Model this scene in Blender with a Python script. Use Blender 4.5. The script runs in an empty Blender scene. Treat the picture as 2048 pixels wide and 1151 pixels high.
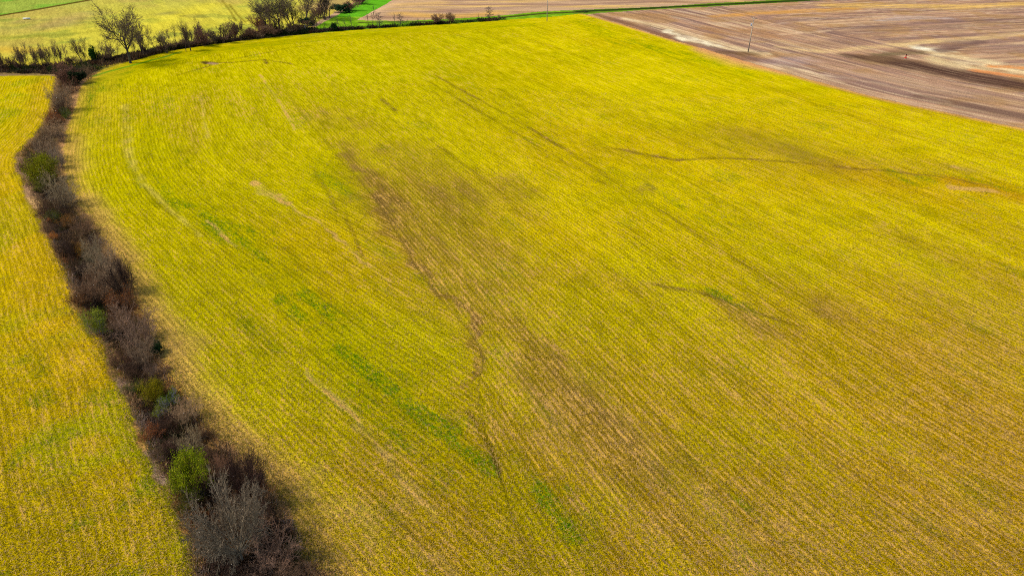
import bpy, math, random
import numpy as np
from mathutils import Vector
sc = bpy.context.scene
R = math.radians
# ------------------------------------------------------------------ camera, sky, sun, exposure
CAM_H, PITCH, FOC = 57.0, R(31.0), 1365.0
cam = bpy.data.objects.new('camera', bpy.data.cameras.new('camera'))
sc.collection.objects.link(cam); sc.camera = cam
cam.location = (0, 0, CAM_H); cam.rotation_euler = (R(90) - PITCH, 0, 0)
cam.data.sensor_width = 36.0; cam.data.lens = 36.0 * FOC / 2048.0
cam.data.clip_start = 0.5; cam.data.clip_end = 8000
SUN_EL, SUN_AZ = R(51), R(-98)          # azimuth measured from +Y, negative = left
world = bpy.data.worlds.new('World'); sc.world = world; world.use_nodes = True
wn = world.node_tree
sky = wn.nodes.new('ShaderNodeTexSky'); sky.sky_type = 'NISHITA'; sky.sun_disc = False
sky.sun_elevation = SUN_EL; sky.sun_rotation = SUN_AZ
wn.nodes['Background'].inputs['Strength'].default_value = 0.15
wn.links.new(sky.outputs[0], wn.nodes['Background'].inputs['Color'])
sl = bpy.data.lights.new('sun', 'SUN'); sl.energy = 3.0; sl.angle = R(12.0); sl.color = (1.0, 0.94, 0.84)
so = bpy.data.objects.new('sun', sl); sc.collection.objects.link(so)
sd = Vector((math.sin(SUN_AZ) * math.cos(SUN_EL), math.cos(SUN_AZ) * math.cos(SUN_EL), math.sin(SUN_EL)))
so.rotation_euler = (-sd).to_track_quat('-Z', 'Y').to_euler(); so.location = (-60, 60, 120)
sc.view_settings.view_transform = 'Standard'; sc.view_settings.look = 'None'
sc.view_settings.exposure = 1.30; sc.view_settings.gamma = 1.0; sc.view_settings.use_curve_mapping = False
sc.cycles.filter_width = 1.0; sc.cycles.use_denoising = False; sc.cycles.sample_clamp_indirect = 2.0; sc.cycles.sample_clamp_direct = 6.0; sc.cycles.max_bounces = 4; sc.cycles.diffuse_bounces = 2
KALB = 0.40                               # surface albedo of a colour that shows as given when sunlit

# ------------------------------------------------------------------ survey helpers
def G(px, py, z=0.0):
    dx = (px - 1024) / FOC; dy = (575.5 - py) / FOC
    vy = math.cos(PITCH) + dy * math.sin(PITCH); vz = -math.sin(PITCH) + dy * math.cos(PITCH)
    t = (z - CAM_H) / vz
    return (dx * t, vy * t)
def depth(x, y, z=0.0): return y * math.cos(PITCH) + (CAM_H - z) * math.sin(PITCH)
def GP(pts): return np.array([G(*p) for p in pts])
def lin(c):
    c = np.asarray(c, float) / 255.0
    return np.where(c <= 0.04045, c / 12.92, ((c + 0.055) / 1.055) ** 2.4)
def alb(*c): return lin(c) * KALB
rs = np.random.RandomState(7)
PERM = rs.rand(256, 256)
def vnoise(x, y):
    xi = np.floor(x).astype(int); yi = np.floor(y).astype(int); fx = x - xi; fy = y - yi
    fx = fx * fx * (3 - 2 * fx); fy = fy * fy * (3 - 2 * fy)
    a = PERM[xi & 255, yi & 255]; b = PERM[(xi + 1) & 255, yi & 255]
    c = PERM[xi & 255, (yi + 1) & 255]; d = PERM[(xi + 1) & 255, (yi + 1) & 255]
    return a + (b - a) * fx + (c - a) * fy + (a - b - c + d) * fx * fy
def fbm(x, y, s, o=3):
    r = 0; a = 0.5; t = 0
    for k in range(o):
        r = r + a * vnoise(x / s + 17.3 * k, y / s + 9.1 * k); t += a; a *= 0.55; s *= 0.5
    return r / t
def ss(a, b, x):
    t = np.clip((x - a) / (b - a), 0, 1); return t * t * (3 - 2 * t)
def smooth(P, n=6):
    P = np.asarray(P, float); Q = np.vstack([2 * P[0] - P[1], P, 2 * P[-1] - P[-2]]); out = []
    for i in range(1, len(Q) - 2):
        for t in np.arange(n) / n:
            p0, p1, p2, p3 = Q[i - 1], Q[i], Q[i + 1], Q[i + 2]
            out.append(0.5 * ((2 * p1) + (-p0 + p2) * t + (2 * p0 - 5 * p1 + 4 * p2 - p3) * t * t + (-p0 + 3 * p1 - 3 * p2 + p3) * t ** 3))
    out.append(P[-1]); return np.array(out)
def pdist(x, y, P, wid=None):
    """distance, signed side (+ = right of travel), arclength (and width) at the nearest point of polyline P"""
    best = np.full(x.shape, 1e9); side = np.zeros(x.shape); arc = np.zeros(x.shape); ww = np.zeros(x.shape); s = 0.0
    for i in range(len(P) - 1):
        a = P[i]; d = P[i + 1] - a; L = math.hypot(*d)
        if L < 1e-9: continue
        d = d / L; rx = x - a[0]; ry = y - a[1]
        t = np.clip(rx * d[0] + ry * d[1], 0, L)
        qx = rx - t * d[0]; qy = ry - t * d[1]; dd = qx * qx + qy * qy
        m = dd < best
        best = np.where(m, dd, best); side = np.where(m, np.sign(rx * d[1] - ry * d[0]), side); arc = np.where(m, s + t, arc)
        if wid is not None: ww = np.where(m, wid[i] + (wid[i + 1] - wid[i]) * t / L, ww)
        s += L
    return np.sqrt(best), side, arc, ww
def inpoly(x, y, P):
    c = np.zeros(x.shape, bool); j = len(P) - 1
    for i in range(len(P)):
        xi, yi = P[i]; xj, yj = P[j]
        if yi != yj: c ^= ((yi > y) != (yj > y)) & (x < (xj - xi) * (y - yi) / (yj - yi) + xi)
        j = i
    return c
# boundaries, world metres
HEDGE_R = smooth(np.vstack([GP([(200, 140), (165, 170), (150, 220), (130, 270), (130, 330), (155, 400), (190, 450), (255, 540), (298, 640), (338, 740), (420, 850), (535, 960), (625, 1110)]), [(-13, 36), (-4, 24)]]), 4)
HEDGE_L = smooth(np.vstack([GP([(112, 152), (105, 190), (98, 225), (68, 270), (30, 315), (45, 370), (75, 430), (100, 490), (130, 560), (150, 620), (200, 690), (235, 750), (275, 860), (320, 940), (350, 1010), (378, 1100)]), [(-28.5, 38), (-20, 24)]]), 4)
HEDGE_C = smooth(np.vstack([GP([(150, 150), (125, 190), (125, 230), (90, 280), (75, 325), (95, 370), (115, 420), (140, 470), (175, 540), (215, 610), (250, 670), (270, 720), (295, 770), (340, 850), (370, 920), (430, 1000), (470, 1080)]), [(-21, 38), (-12, 24)]]), 4)
TOP = smooth(GP([(200, 140), (270, 120), (350, 100), (480, 82), (620, 68), (760, 57), (900, 48), (1000, 41), (1100, 34), (1165, 27)]), 4)
RIGHT = smooth(np.vstack([GP([(1165, 27), (1240, 48), (1330, 76), (1420, 102), (1500, 126), (1620, 160), (1750, 194), (1880, 222), (2048, 258)]), [(175, 130), (230, 70), (270, 0)]]), 4)
def ground_z(x, y):
    z = 0.5 * (fbm(x, y, 70, 2) - 0.5) * ss(30, 90, y)
    s = np.where((x < 12) & (x > -170) & (y < 260) & (x + 1.2 * y < 75) & (x + 0.6 * y > -60))[0]
    if len(s): z[s] -= 1.0 * np.exp(-(pdist(x[s], y[s], HEDGE_C)[0] / 2.4) ** 2)
    return z
def gz(x, y): return float(ground_z(np.array([float(x)]), np.array([float(y)]))[0])

# ------------------------------------------------------------------ the ground: one continuous grid, split along field edges
def axis(lo, hi, f):
    v = [lo]
    while v[-1] < hi: v.append(v[-1] + f(v[-1]))
    return v
ys = np.array([-1500, -500, -120, -20, 15, 28] + axis(36.0, 460.0, lambda y: 0.22 + max(0, y - 60) * 0.0038) + [480, 520, 620, 900, 1600, 3500])
xs = axis(0.0, 330.0, lambda x: 0.26 + max(0, x - 50) * 0.0032)
xs = np.array([-3000, -1200, -600, -400] + [-v for v in xs[:0:-1]] + xs + [400, 600, 1200, 3000])
NX, NY = len(xs), len(ys)
X, Y = np.meshgrid(xs, ys); X = X.ravel(); Y = Y.ravel()
print('grid', NX, NY, NX * NY)
wx = X + 1.6 * (fbm(X, Y, 5, 3) - 0.5) * 2; wy = Y + 1.6 * (fbm(X + 91, Y + 33, 5, 3) - 0.5) * 2       # ragged edges
fa_ = 0.6 + 1.1 * ss(220, 60, Y)
fx_ = X + fa_ * (fbm(X, Y, 4.5, 3) - 0.5) * 2; fy_ = Y + fa_ * (fbm(X + 50, Y, 4.5, 3) - 0.5) * 2
# zones
GRASS, TAN, BROWN, BACK, TOPG, STRIP, LEFT, MAIN = range(8)
zone = np.full(X.shape, TAN)
P_BACK = np.vstack([[(-400, 214)], GP([(0, 148), (105, 150), (200, 140), (350, 100), (480, 82), (610, 66), (640, 40), (690, 15), (722, -6), (745, -24)]), [(-120, 560), (-900, 560), (-900, 214)]])
P_TOPG = np.vstack([GP([(-60, 42), (0, 32), (60, 22), (140, 8), (190, -3), (230, -14)]), [(-280, 560), (-900, 560), (-900, 330)]])
P_VERGE = GP([(600, 72), (635, 52), (680, 28), (714, 2), (733, -20), (800, -20), (785, 0), (765, 13), (712, 41), (800, 43), (900, 38), (985, 33), (1080, 23.5), (1180, 19), (1300, 14.5), (1420, 7), (1520, 2), (1640, -6), (1760, -12), (1760, -6), (1640, 1), (1540, 7), (1420, 14), (1290, 20), (1190, 27), (1160, 31), (1080, 40), (1000, 44), (900, 52), (760, 61)])
P_MAIN = np.vstack([HEDGE_R[::-1], TOP[1:], RIGHT[1:], [(270, -1000), (-4, -1000)]])
P_BROWN = np.vstack([RIGHT, [(270, -900), (1500, -900), (2500, 470)], GP([(1760, -8), (1640, 0), (1540, 6), (1420, 13), (1290, 19), (1190, 26)])])
P_LEFT = np.vstack([[(-900, 232)], GP([(0, 152), (60, 150)]), HEDGE_L, [(-20, -1000), (-2000, -1000), (-2000, 232)]])
P_STRIP = np.vstack([HEDGE_R[::-1], GP([(170, 132), (110, 148)]), HEDGE_L, [(-20, -1000), (-4, -1000)]])
zone[inpoly(wx, wy, P_BACK)] = BACK
zone[inpoly(wx, wy, P_TOPG)] = TOPG
zone[inpoly(wx, wy, P_BROWN)] = BROWN
zone[inpoly(fx_, fy_, P_VERGE)] = GRASS
zone[inpoly(fx_, fy_, P_STRIP)] = STRIP
zone[inpoly(fx_, fy_, P_LEFT)] = LEFT
zone[inpoly(fx_, fy_, P_MAIN)] = MAIN
# distances used many times
dR, sR, aR, _ = pdist(X, Y, HEDGE_R); dT, sT, aT, _ = pdist(X, Y, TOP); dL, sL, aL, _ = pdist(X, Y, HEDGE_L); dE, sE, aE, _ = pdist(X, Y, RIGHT)
# row systems (u across the rows, v along them)
CURVE_L = smooth([(-235, 420), (-150, 270), (-134, 238), (-116.5, 203.9), (-98.7, 167.6), (-89, 150), (-76, 131), (-62.6, 116), (-45, 97), (-29, 80), (-16, 67), (-5, 56), (4, 46.5), (15, 34), (30, 17)], 4)
CURVE_R = smooth([(-95, 360), (-60, 297), (-30.1, 241), (-1, 186), (27.7, 131.3), (44.5, 97), (55, 75), (65, 57), (75, 40), (90, 16)], 4)
SEAM = smooth(np.vstack([[(-120, 420)], GP([(560, 130), (640, 270), (745, 390), (850, 560), (958, 690), (955, 800), (1000, 950), (1070, 1140)]), [(12, 24)]]), 4)
lD, lS, lA, _ = pdist(X, Y, CURVE_L); rD, rS, rA, _ = pdist(X, Y, CURVE_R)
seamD, seamS, _, _ = pdist(X, Y, SEAM)
leftside = seamS > 0
U = np.where(leftside, lD * lS, rD * rS + 0.38); V = np.where(leftside, lA, rA + 200)
head = (zone == MAIN) & (dT < 15 + 3 * fbm(X, Y, 40, 1)) & (X > -150)
U = np.where(head, dT, U); V = np.where(head, aT + 500, V)
isL = zone == LEFT
U = np.where(isL, dL, U); V = np.where(isL, aL, V)
isB = (zone == BACK) | (zone == TOPG); U = np.where(isB, X * 0.85 + Y * 0.52, U); V = np.where(isB, -X * 0.52 + Y * 0.85, V)
isBr = zone == BROWN
bU = dE; far = ss(60, 130, dE)
U = np.where(isBr, np.where(dE < 75, dE, -X * 0.22 + Y * 0.97), U); V = np.where(isBr, np.where(dE < 75, aE, X * 0.97 + Y * 0.22), V)
isT = (zone == TAN); U = np.where(isT, Y - 0.12 * X, U); V = np.where(isT, X, V)

COL = np.zeros((NX * NY, 3)); LUSH = np.zeros(NX * NY); SOIL = np.zeros(NX * NY); STRAW = np.zeros(NX * NY); ROW = np.zeros(NX * NY)
def mixc(m, c, k=1.0):
    m = (np.clip(m, 0, 1) * k)[:, None]; COL[:] = COL * (1 - m) + np.asarray(alb(*c))[None] * m
def rampY(y, pts):
    yy = [p[0] for p in pts]; cc = np.array([lin(p[1]) * KALB for p in pts])
    return np.stack([np.interp(y, yy, cc[:, i]) for i in range(3)], 1)
n40 = fbm(X, Y, 40, 3); n12 = fbm(X + 300, Y, 12, 3); n4 = fbm(X, Y + 200, 4, 3)
nr = fbm(U * 3.0, V * 0.12, 6, 3)                     # streaks that run along the rows
nr3 = fbm(U * 2.4 + 31, V * 0.3, 4, 3)
nr2 = fbm(U * 1.0 + 77, V * 0.05, 5, 2)
# main field
m = zone == MAIN
c = rampY(Y, [(40, (172, 138, 4)), (60, (180, 149, 3)), (90, (200, 173, 2)), (130, (217, 190, 0)), (200, (219, 195, 0)), (350, (216, 195, 2))])  # crop colour by distance, with the far crop's backlit brightness put in
COL[m] = c[m]
mixc(m * ss(0.42, 0.7, n40), (208, 164, 2), 0.32)
mixc(m * ss(0.5, 0.3, n12), (176, 166, 2), 0.35)
mixc(m * ss(0.5, 0.68, nr2), (224, 202, 2), 0.32)
mixc(m * ss(0.48, 0.3, nr2), (184, 160, 0), 0.32)
mixc(m * ss(20, -30, X) * ss(40, 80, Y), (188, 178, 0), 0.5)
ROW[m] = (ss(260, 60, Y) * 0.7 + 0.3)[m]
STRAW[m] = (0.34 + 0.25 * (n12 - 0.5) + 0.12 * ss(130, 50, Y) + 0.10 * ss(0, 60, X) * ss(120, 60, Y))[m]
STRAW[m & leftside & (Y > 60)] -= 0.03
STRAW += 0.24 * m * np.exp(-(((X + 78) / 26) ** 2 + ((Y - 195) / 38) ** 2)) * ss(.35, .6, nr)
# left field
m = zone == LEFT
c = rampY(Y, [(40, (186, 158, 5)), (60, (194, 164, 4)), (90, (206, 174, 2)), (130, (206, 178, 0)), (180, (206, 184, 0)), (240, (212, 186, 5))])
COL[m] = c[m]
mixc(m * ss(0.5, 0.3, n12), (165, 170, 5), 0.6); mixc(m * ss(12, 2, dL) * ss(55, 80, Y), (212, 162, 20), 0.4)
ROW[m] = 0.6; STRAW[m] = (0.37 + 0.3 * (nr - 0.5))[m]; LUSH[m] += (ss(0.5, 0.75, n4) * 0.7 * ss(110, 60, Y))[m]
# back fields
m = zone == BACK
COL[m] = alb(182, 176, 80)
hx = X - G(470, 60)[0]; hy = Y - G(470, 60)[1]
mixc(m * ss(150, 20, np.hypot(hx * 0.8, hy)), (226, 206, 60), 0.9)
mixc(m * ss(0.5, 0.72, n40), (196, 160, 80), 0.5); mixc(m * ss(0.52, 0.3, n12), (150, 160, 60), 0.6); mixc(m * ss(0.52, 0.7, nr2), (222, 206, 70), 0.4)
mixc(m * ss(275, 225, Y), (225, 175, 20), 0.8)
ROW[m] = 0.2; STRAW[m] = 0.2
m = zone == TOPG
COL[m] = alb(164, 176, 66); mixc(m * ss(0.5, 0.7, n12), (120, 178, 50), 0.7)
m = zone == GRASS
COL[m] = alb(120, 165, 25); mixc(m * ss(0.5, 0.7, n4), (150, 185, 40)); mixc(m * (X > 30), (104, 132, 34), .8); mixc(m * (X < -45) * (Y > 345), (100, 180, 32), 0.85)
# tan field
m = zone == TAN
COL[m] = alb(206, 165, 122)
mixc(m * ss(0.45, 0.7, fbm(X * 0.25, Y * 1.5, 12, 3)), (232, 186, 98), 0.7)
mixc(m * ss(0.5, 0.3, fbm(X * 0.2 + 50, Y * 1.2, 9, 3)), (170, 128, 98), 0.8)
# brown field
m = zone == BROWN
bs = fbm(U * 1.6, V * 0.10, 7, 4); bs2 = fbm(U * 3 + 40, V * 0.15, 4, 3)
COL[m] = alb(194, 148, 112)
mixc(m * ss(0.45, 0.68, bs), (150, 116, 100), 0.8); mixc(m * ss(0.48, 0.3, bs), (206, 164, 118), 0.75)
mixc(m * ss(0.58, 0.75, bs2), (232, 198, 150), 0.55); mixc(m * ss(0.42, 0.25, bs2), (122, 90, 74), 0.5)
mixc(m * ss(0.5, 0.72, n12), (186, 138, 70), 0.45)
# strip under the hedge
m = zone == STRIP
COL[m] = alb(78, 54, 34)
mixc(m * ss(0.48, 0.7, n4), (160, 118, 70), 0.8); mixc(m * ss(0.5, 0.32, n12), (70, 62, 30), 0.8)
mixc(m * ss(2.0, 0.5, np.minimum(dR, dL)), (188, 142, 78), 0.75)

def stroke(pts, w, soft=1.0, warp=1.0, n=5, fade=0.0):
    """mask of a stroke; pts are survey points, w = half width (m), one or one per point"""
    P = GP(pts)
    W_ = np.full(len(P), float(w)) if np.isscalar(w) else np.array(w, float)
    PW = smooth(np.hstack([P, W_[:, None]]), n)
    pad = max(W_) * (1 + soft) + 8
    sel = np.where((X > PW[:, 0].min() - pad) & (X < PW[:, 0].max() + pad) & (Y > PW[:, 1].min() - pad) & (Y < PW[:, 1].max() + pad))[0]
    out = np.zeros(X.shape)
    if len(sel) == 0: return out
    x = X[sel] + warp * (wx - X)[sel]; y = Y[sel] + warp * (wy - Y)[sel]
    d, s, a, ww = pdist(x, y, PW[:, :2], PW[:, 2])
    out[sel] = ss(1 + soft, 1 - soft * 0.6 if soft < 1 else 0.0, d / np.maximum(ww, 0.05))
    if fade: fa = a / max(a.max(), 1e-3); out[sel] *= ss(0, fade, fa) * ss(1, 1 - fade, fa)
    return out
isM = (zone == MAIN); fM = isM * 1.0
def brk(m, lo=0.38, hi=0.62, f=None): return m * ss(lo, hi, nr if f is None else f)
# -- bare, moist ground down the middle of the field
for pts, w, k in [
    ([(650, 225), (700, 255)], 4, .55), ([(700, 285), (745, 300)], 3.5, .5), ([(690, 300), (730, 345), (770, 385)], [1.6, 2, 2.4], .75),
    ([(760, 345), (850, 385), (960, 385), (1010, 370)], [5, 9, 8, 5], .6), ([(800, 300), (900, 350), (1010, 385), (1060, 420)], 4.5, .45),
    ([(765, 390), (785, 450), (812, 515), (860, 565), (915, 610), (945, 650)], [2.2, 1.5, 1.0, .8, .7, .6], 1.15), ([(780, 395), (815, 450), (865, 520), (930, 590), (1000, 640)], [7, 7, 6.5, 5, 4], .6), ([(720, 330), (820, 380), (900, 430), (960, 500)], [4, 8, 8, 6], .4),
    ([(860, 400), (930, 480), (1000, 540)], [5, 6, 4], .4), ([(850, 420), (880, 520), (960, 600), (1040, 660), (1110, 740), (1180, 790)], [6, 7, 7, 6, 5, 4], .42),
    ([(945, 650), (968, 690), (960, 720), (954, 760)], [.5, .7, .6, .3], 1.2), ([(1030, 640), (1060, 690), (1110, 740)], [1, 1.6, 1.4], .7),
    ([(1080, 760), (1150, 800), (1210, 840), (1300, 930)], [3, 4, 4, 3], .8), ([(1100, 860), (1250, 930), (1400, 1000), (1500, 1080)], [4, 6, 5, 4], .5),
    ([(1000, 850), (1150, 900), (1300, 1000)], [3, 5, 4], .35), ([(980, 490), (1030, 520), (1060, 540)], 2, .5),
    ([(1180, 300), (1260, 305)], 1.5, .3), ([(1480, 275), (1600, 310), (1720, 325), (1850, 340)], [8, 10, 7, 5], .5),
    ([(1650, 630), (1640, 615), (1610, 622)], 2.0, .6), ([(1450, 610), (1500, 640), (1545, 660)], [2, 3, 2.2], .7), ([(1390, 600), (1440, 605)], 1.5, .35),
    ([(1800, 480), (1900, 520), (2000, 560)], [3, 4, 3], .35), ([(1850, 580), (1960, 620), (2048, 650)], [4, 5, 5], .4), ([(1700, 620), (1800, 680), (1950, 690)], [3, 4, 4], .4),
    ([(1560, 560), (1680, 640)], 3, .25), ([(1880, 330), (1935, 340)], 1.5, .7), ([(1150, 545), (1230, 560), (1330, 570)], 2, .35), ([(1950, 820), (2048, 880)], 2.5, .45),
    ([(510, 290), (520, 315)], 2.5, .35), ([(380, 190), (385, 300)], 2.5, .35), ([(1290, 350), (1300, 385)], 1.2, .5), ([(900, 320), (880, 300)], 3, .3)]:
    s = stroke(pts, np.array(w) * 1.25 if not np.isscalar(w) else w * 1.25, 1.0, 2.2) * fM * k
    SOIL = np.maximum(SOIL, s * (0.32 + 0.62 * ss(0.3, 0.7, nr) * (0.4 + 1.1 * n4))); STRAW = STRAW + 0.07 * s; mixc(s * (.35 + .9 * nr3), (150, 114, 30), 0.6)
DZ = np.zeros(X.shape)
# -- thin wheel tracks and rills, dark
for pts, w, k, wp in [
    ([(850, 140), (1000, 222), (1130, 298), (1285, 395)], .5, .75, .1), ([(838, 152), (986, 238), (1116, 315), (1280, 404)], .4, .6, .1),
    ([(1285, 395), (1420, 485), (1560, 575), (1680, 660)], .3, .55, .12), ([(760, 195), (795, 225)], .6, .8, .1), ([(840, 265), (960, 350), (1040, 420)], .4, .5, .1),
    ([(1170, 294), (1240, 298), (1290, 308), (1360, 318), (1450, 315), (1560, 322), (1700, 335), (1850, 350), (1950, 366), (2060, 388)], [.5, .6, .7, .65, .55, .5, .45, .4, .4, .4], .85, .25),
    ([(1280, 565), (1340, 575), (1410, 588), (1480, 612), (1560, 640), (1640, 665)], [.3, .4, .45, .4, .3, .25], .9, .15),
    ([(415, 125), (480, 124), (530, 120), (600, 132)], .5, .9, .3), ([(440, 122), (520, 108), (585, 95), (640, 90)], .5, .6, .2), ([(350, 152), (400, 137), (430, 128)], .6, .6, .2), ([(528, 118), (536, 128)], .5, 1.2, .1),
    ([(935, 815), (955, 850), (985, 905), (1008, 960)], [.15, .3, .35, .3], 1.1, .12), ([(1040, 712), (1080, 718), (1140, 712)], .22, .8, .1), ([(1060, 722), (1100, 715)], .15, .6, .1),
    ([(250, 205), (252, 300), (275, 360), (310, 400), (370, 450)], .6, .25, .1), ([(620, 330), (660, 390), (680, 430)], .4, .5, .1), ([(690, 430), (720, 500), (730, 520)], .3, .7, .1)]:
    s = stroke(pts, np.array(w) * 1.05, 0.9, wp * 2, 5, .12) * fM * (0.5 + 0.5 * ss(.35, .6, n12 * .5 + n4 * .5))
    SOIL = np.maximum(SOIL, s * k * (0.35 + 0.6 * n4)); DZ -= 0.14 * s * min(k, 1)
    mixc(s, (96, 80, 4), 0.62 * k)
# -- straw / pale lines
for pts, w, k, wp in [
    ([(510, 365), (540, 385), (580, 408)], [1.0, 1.6, 1.2], 1.0, .3), ([(580, 408), (630, 440), (690, 490), (720, 520), (780, 568)], [.3, .35, .35, .45, .4], .8, .3),
    ([(520, 150), (548, 190), (572, 225), (590, 260)], .45, .8, .08), ([(418, 440), (440, 465), (468, 495)], [.4, .45, .3], 1.0, .2), ([(530, 570), (500, 545)], .3, .3, .1),
    ([(617, 740), (660, 785), (700, 830)], [.3, .6, .4], .8, .25), ([(700, 830), (760, 900), (800, 950), (870, 1020)], [.3, .4, .5, .6], .75, .25), ([(700, 850), (760, 900), (850, 980)], .3, .5, .2),
    ([(400, 190), (415, 270), (412, 272)], .5, .4, .1), ([(250, 210), (258, 300), (275, 350), (320, 400), (400, 470)], [1.4, 1.4, 1, .8, .6], .35, .2),
    ([(1905, 376), (1960, 380), (2010, 388)], [1.4, 1.4, 1.0], 1.0, .4), ([(1905, 333), (1932, 340)], 1.4, 1.0, .3), ([(800, 1000), (870, 1090), (910, 1151)], 1.2, .3, .4), ([(620, 950), (700, 1010), (760, 1090)], 1.5, .3, .5),
    ([(1500, 300), (1520, 310)], .5, .2, .1)]:
    s = stroke(pts, np.array(w) * .62, 0.9, wp * 3) * fM * k * (.45 + .75 * ss(.35, .55, n4))
    STRAW = np.maximum(STRAW, s * (0.7 + 0.5 * n4)); mixc(s * (0.2 + n4), (244, 208, 120), 0.6)
# -- lush green patches along the rows
for pts, w, k in [
    ([(300, 350), (340, 400), (420, 440)], 4, .5), ([(430, 445), (490, 480), (520, 520), (560, 560), (620, 610)], [3, 3.5, 4, 4, 3], .9), ([(600, 600), (660, 650), (710, 690)], [3, 4.5, 3], 1.0),
    ([(690, 690), (760, 760), (830, 830), (900, 900)], [3, 4, 3.6, 3], .9), ([(900, 900), (980, 950), (1060, 1010), (1130, 1070)], [2.5, 3, 4, 3], .5), ([(1020, 1000), (1080, 1030)], 2.5, .5),
    ([(1150, 40), (1200, 62), (1215, 70)], 4, .7), ([(1250, 85), (1330, 105), (1420, 130), (1480, 150)], 7, .5), ([(1345, 105), (1385, 120)], 3, .5), ([(1630, 200), (1660, 208)], 3, .6),
    ([(1780, 345), (1820, 362), (1900, 352), (2048, 385)], [2, 2.2, 2, 1.5], .8), ([(1370, 572), (1400, 578), (1450, 590)], .9, 1.0), ([(1480, 610), (1560, 640)], 1.5, .4),
    ([(200, 180), (270, 140), (400, 105), (640, 78), (900, 56), (1060, 50)], 4, .55), ([(160, 245), (180, 185), (215, 150), (300, 122)], 1.8, .8), ([(290, 260), (330, 340), (360, 420)], 4, .35),
    ([(640, 330), (660, 360), (700, 420)], 4, .3), ([(250, 330), (300, 430), (380, 560)], 3, .2), ([(1250, 350), (1400, 420)], 10, .2), ([(1350, 960), (1430, 1010)], 3, .35), ([(560, 620), (780, 760)], 9, .25)]:
    s = stroke(pts, w, 1.0, 1.8) * fM * min(1, k * 1.3)
    LUSH = np.maximum(LUSH, s * (0.3 + 2.0 * ss(0.34, 0.62, nr) * ss(.38, .6, nr3) * ss(.36, .6, n4 * .6 + n12 * .4))); STRAW = STRAW - 0.18 * s
LUSH = np.maximum(LUSH, fM * 0.5 * ss(0.62, 0.8, n12) * ss(0.45, 0.6, nr))
# -- orange tinged grass patches
for pts, w, k in [([(600, 490), (650, 530), (690, 560)], 12, .16), ([(640, 470), (700, 520)], 9, .1), ([(1900, 360), (1990, 378), (2048, 395)], [3, 4, 3], .6), ([(1700, 345), (1900, 385)], 8, .3), ([(1800, 700), (2048, 900)], 15, .25)]:
    mixc(stroke(pts, w, 1.0) * fM, (204, 140, 10), k)
# -- the worn headland beside the hedge and the reddish edge of the crop on the right
hl = fM * ss(5, 0, dR * (0.7 + 0.6 * n12)) * ss(0.3, 0.5, n12 * 0.5 + n4 * 0.5 + 0.1)
mixc(hl, (206, 160, 70), 0.65); STRAW += 0.14 * hl
mixc(fM * ss(14, 6, dR) * ss(150, 190, Y) , (200, 170, 40), 0.35)
for pts, w, k in [([(260, 560), (300, 640), (360, 690)], 2.5, .5), ([(160, 400), (200, 450), (250, 520)], 2.5, .5), ([(140, 280), (150, 340)], 3, .4), ([(330, 700), (420, 830), (560, 960)], 1.6, .5)]:
    mixc(stroke(pts, w, 1.0) * fM, (206, 158, 84), k)
mixc(fM * ss(3.2, 0.4, dE * (0.6 + 0.8 * n12)), (226, 160, 88), 0.85)
mixc(stroke([(1400, 100), (1450, 112), (1500, 128), (1560, 145)], [3, 6, 5, 3], 1.0) * fM, (228, 160, 100), 0.8)
# pit near the back of the field
mixc(stroke([(408, 124), (418, 126), (426, 127)], [1.2, 1.8, 1.2], .6, .3), (84, 60, 30), 0.95); mixc(stroke([(420, 126), (432, 128)], 1.0, .6, .3), (190, 150, 110), 0.8)
# -- back field marks
bk = (zone == BACK) * 1.0
mixc(stroke([(-20, 36), (0, 32), (60, 22), (130, 9), (190, -2)], 1.8, .7, .4), (96, 72, 24), 0.9)
for pts in [[(458, 8), (475, 30), (492, 45)], [(440, -5), (460, 22), (472, 42)]]: mixc(stroke(pts, .45, .8, .1) * bk, (120, 100, 20), 0.8)
mixc(stroke([(0, 60), (60, 62), (130, 40)], 8, 1.0) * bk, (196, 150, 90), 0.3)
mixc(stroke([(110, 50), (160, 30)], 9, 1.0) * bk, (190, 150, 100), 0.4); mixc(stroke([(300, 60), (340, 40), (420, 10)], 7, 1.0) * bk, (238, 216, 60), 0.6)
mixc(stroke([(0, 76), (120, 70), (200, 62)], 2.5, 1.0) * bk, (150, 140, 40), 0.35); mixc(stroke([(0, 100), (60, 102)], 5, 1.0) * bk, (238, 190, 60), 0.6)
mixc(stroke([(330, 28), (345, 26)], 4, 1.0) * bk, (150, 138, 70), 0.6); mixc(stroke([(380, 32), (395, 34)], 4, 1.0) * bk, (150, 138, 60), 0.6)
mixc(stroke([(40, 45), (60, 40)], 5, 1.0) * bk, (188, 148, 90), 0.5)
# -- far tan field marks and the ditch that divides it from the brown field
tn = (zone == TAN) * 1.0
mixc(stroke([(700, 40), (760, 18), (800, 5)], 2.5, .8) * tn, (236, 190, 140), 0.6)
mixc(stroke([(800, 28), (900, 33), (990, 27)], 5, 1.0) * tn, (236, 180, 80), 0.7); mixc(stroke([(800, 10), (880, 6)], 5, 1.0) * tn, (236, 188, 110), 0.7)
mixc(stroke([(900, 22), (1100, 12), (1300, 4)], 3, 1.0) * tn, (168, 130, 108), 0.5); mixc(stroke([(640, 15), (700, -8)], 9, .8) * 1.0, (176, 128, 96), 0.6)
mixc(stroke([(720, 45.5), (900, 43), (985, 37), (1080, 28), (1160, 24)], [1.2, 1.2, 1.5, 1.8, 1.5], .6, .3), (66, 56, 28), 0.85)
mixc(stroke([(1160, 23), (1290, 17), (1420, 10.5), (1540, 4.5), (1700, -5)], [2.2, 2.2, 2.2, 2.5, 2.5], .6, .3), (48, 62, 24), 0.95)
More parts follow.
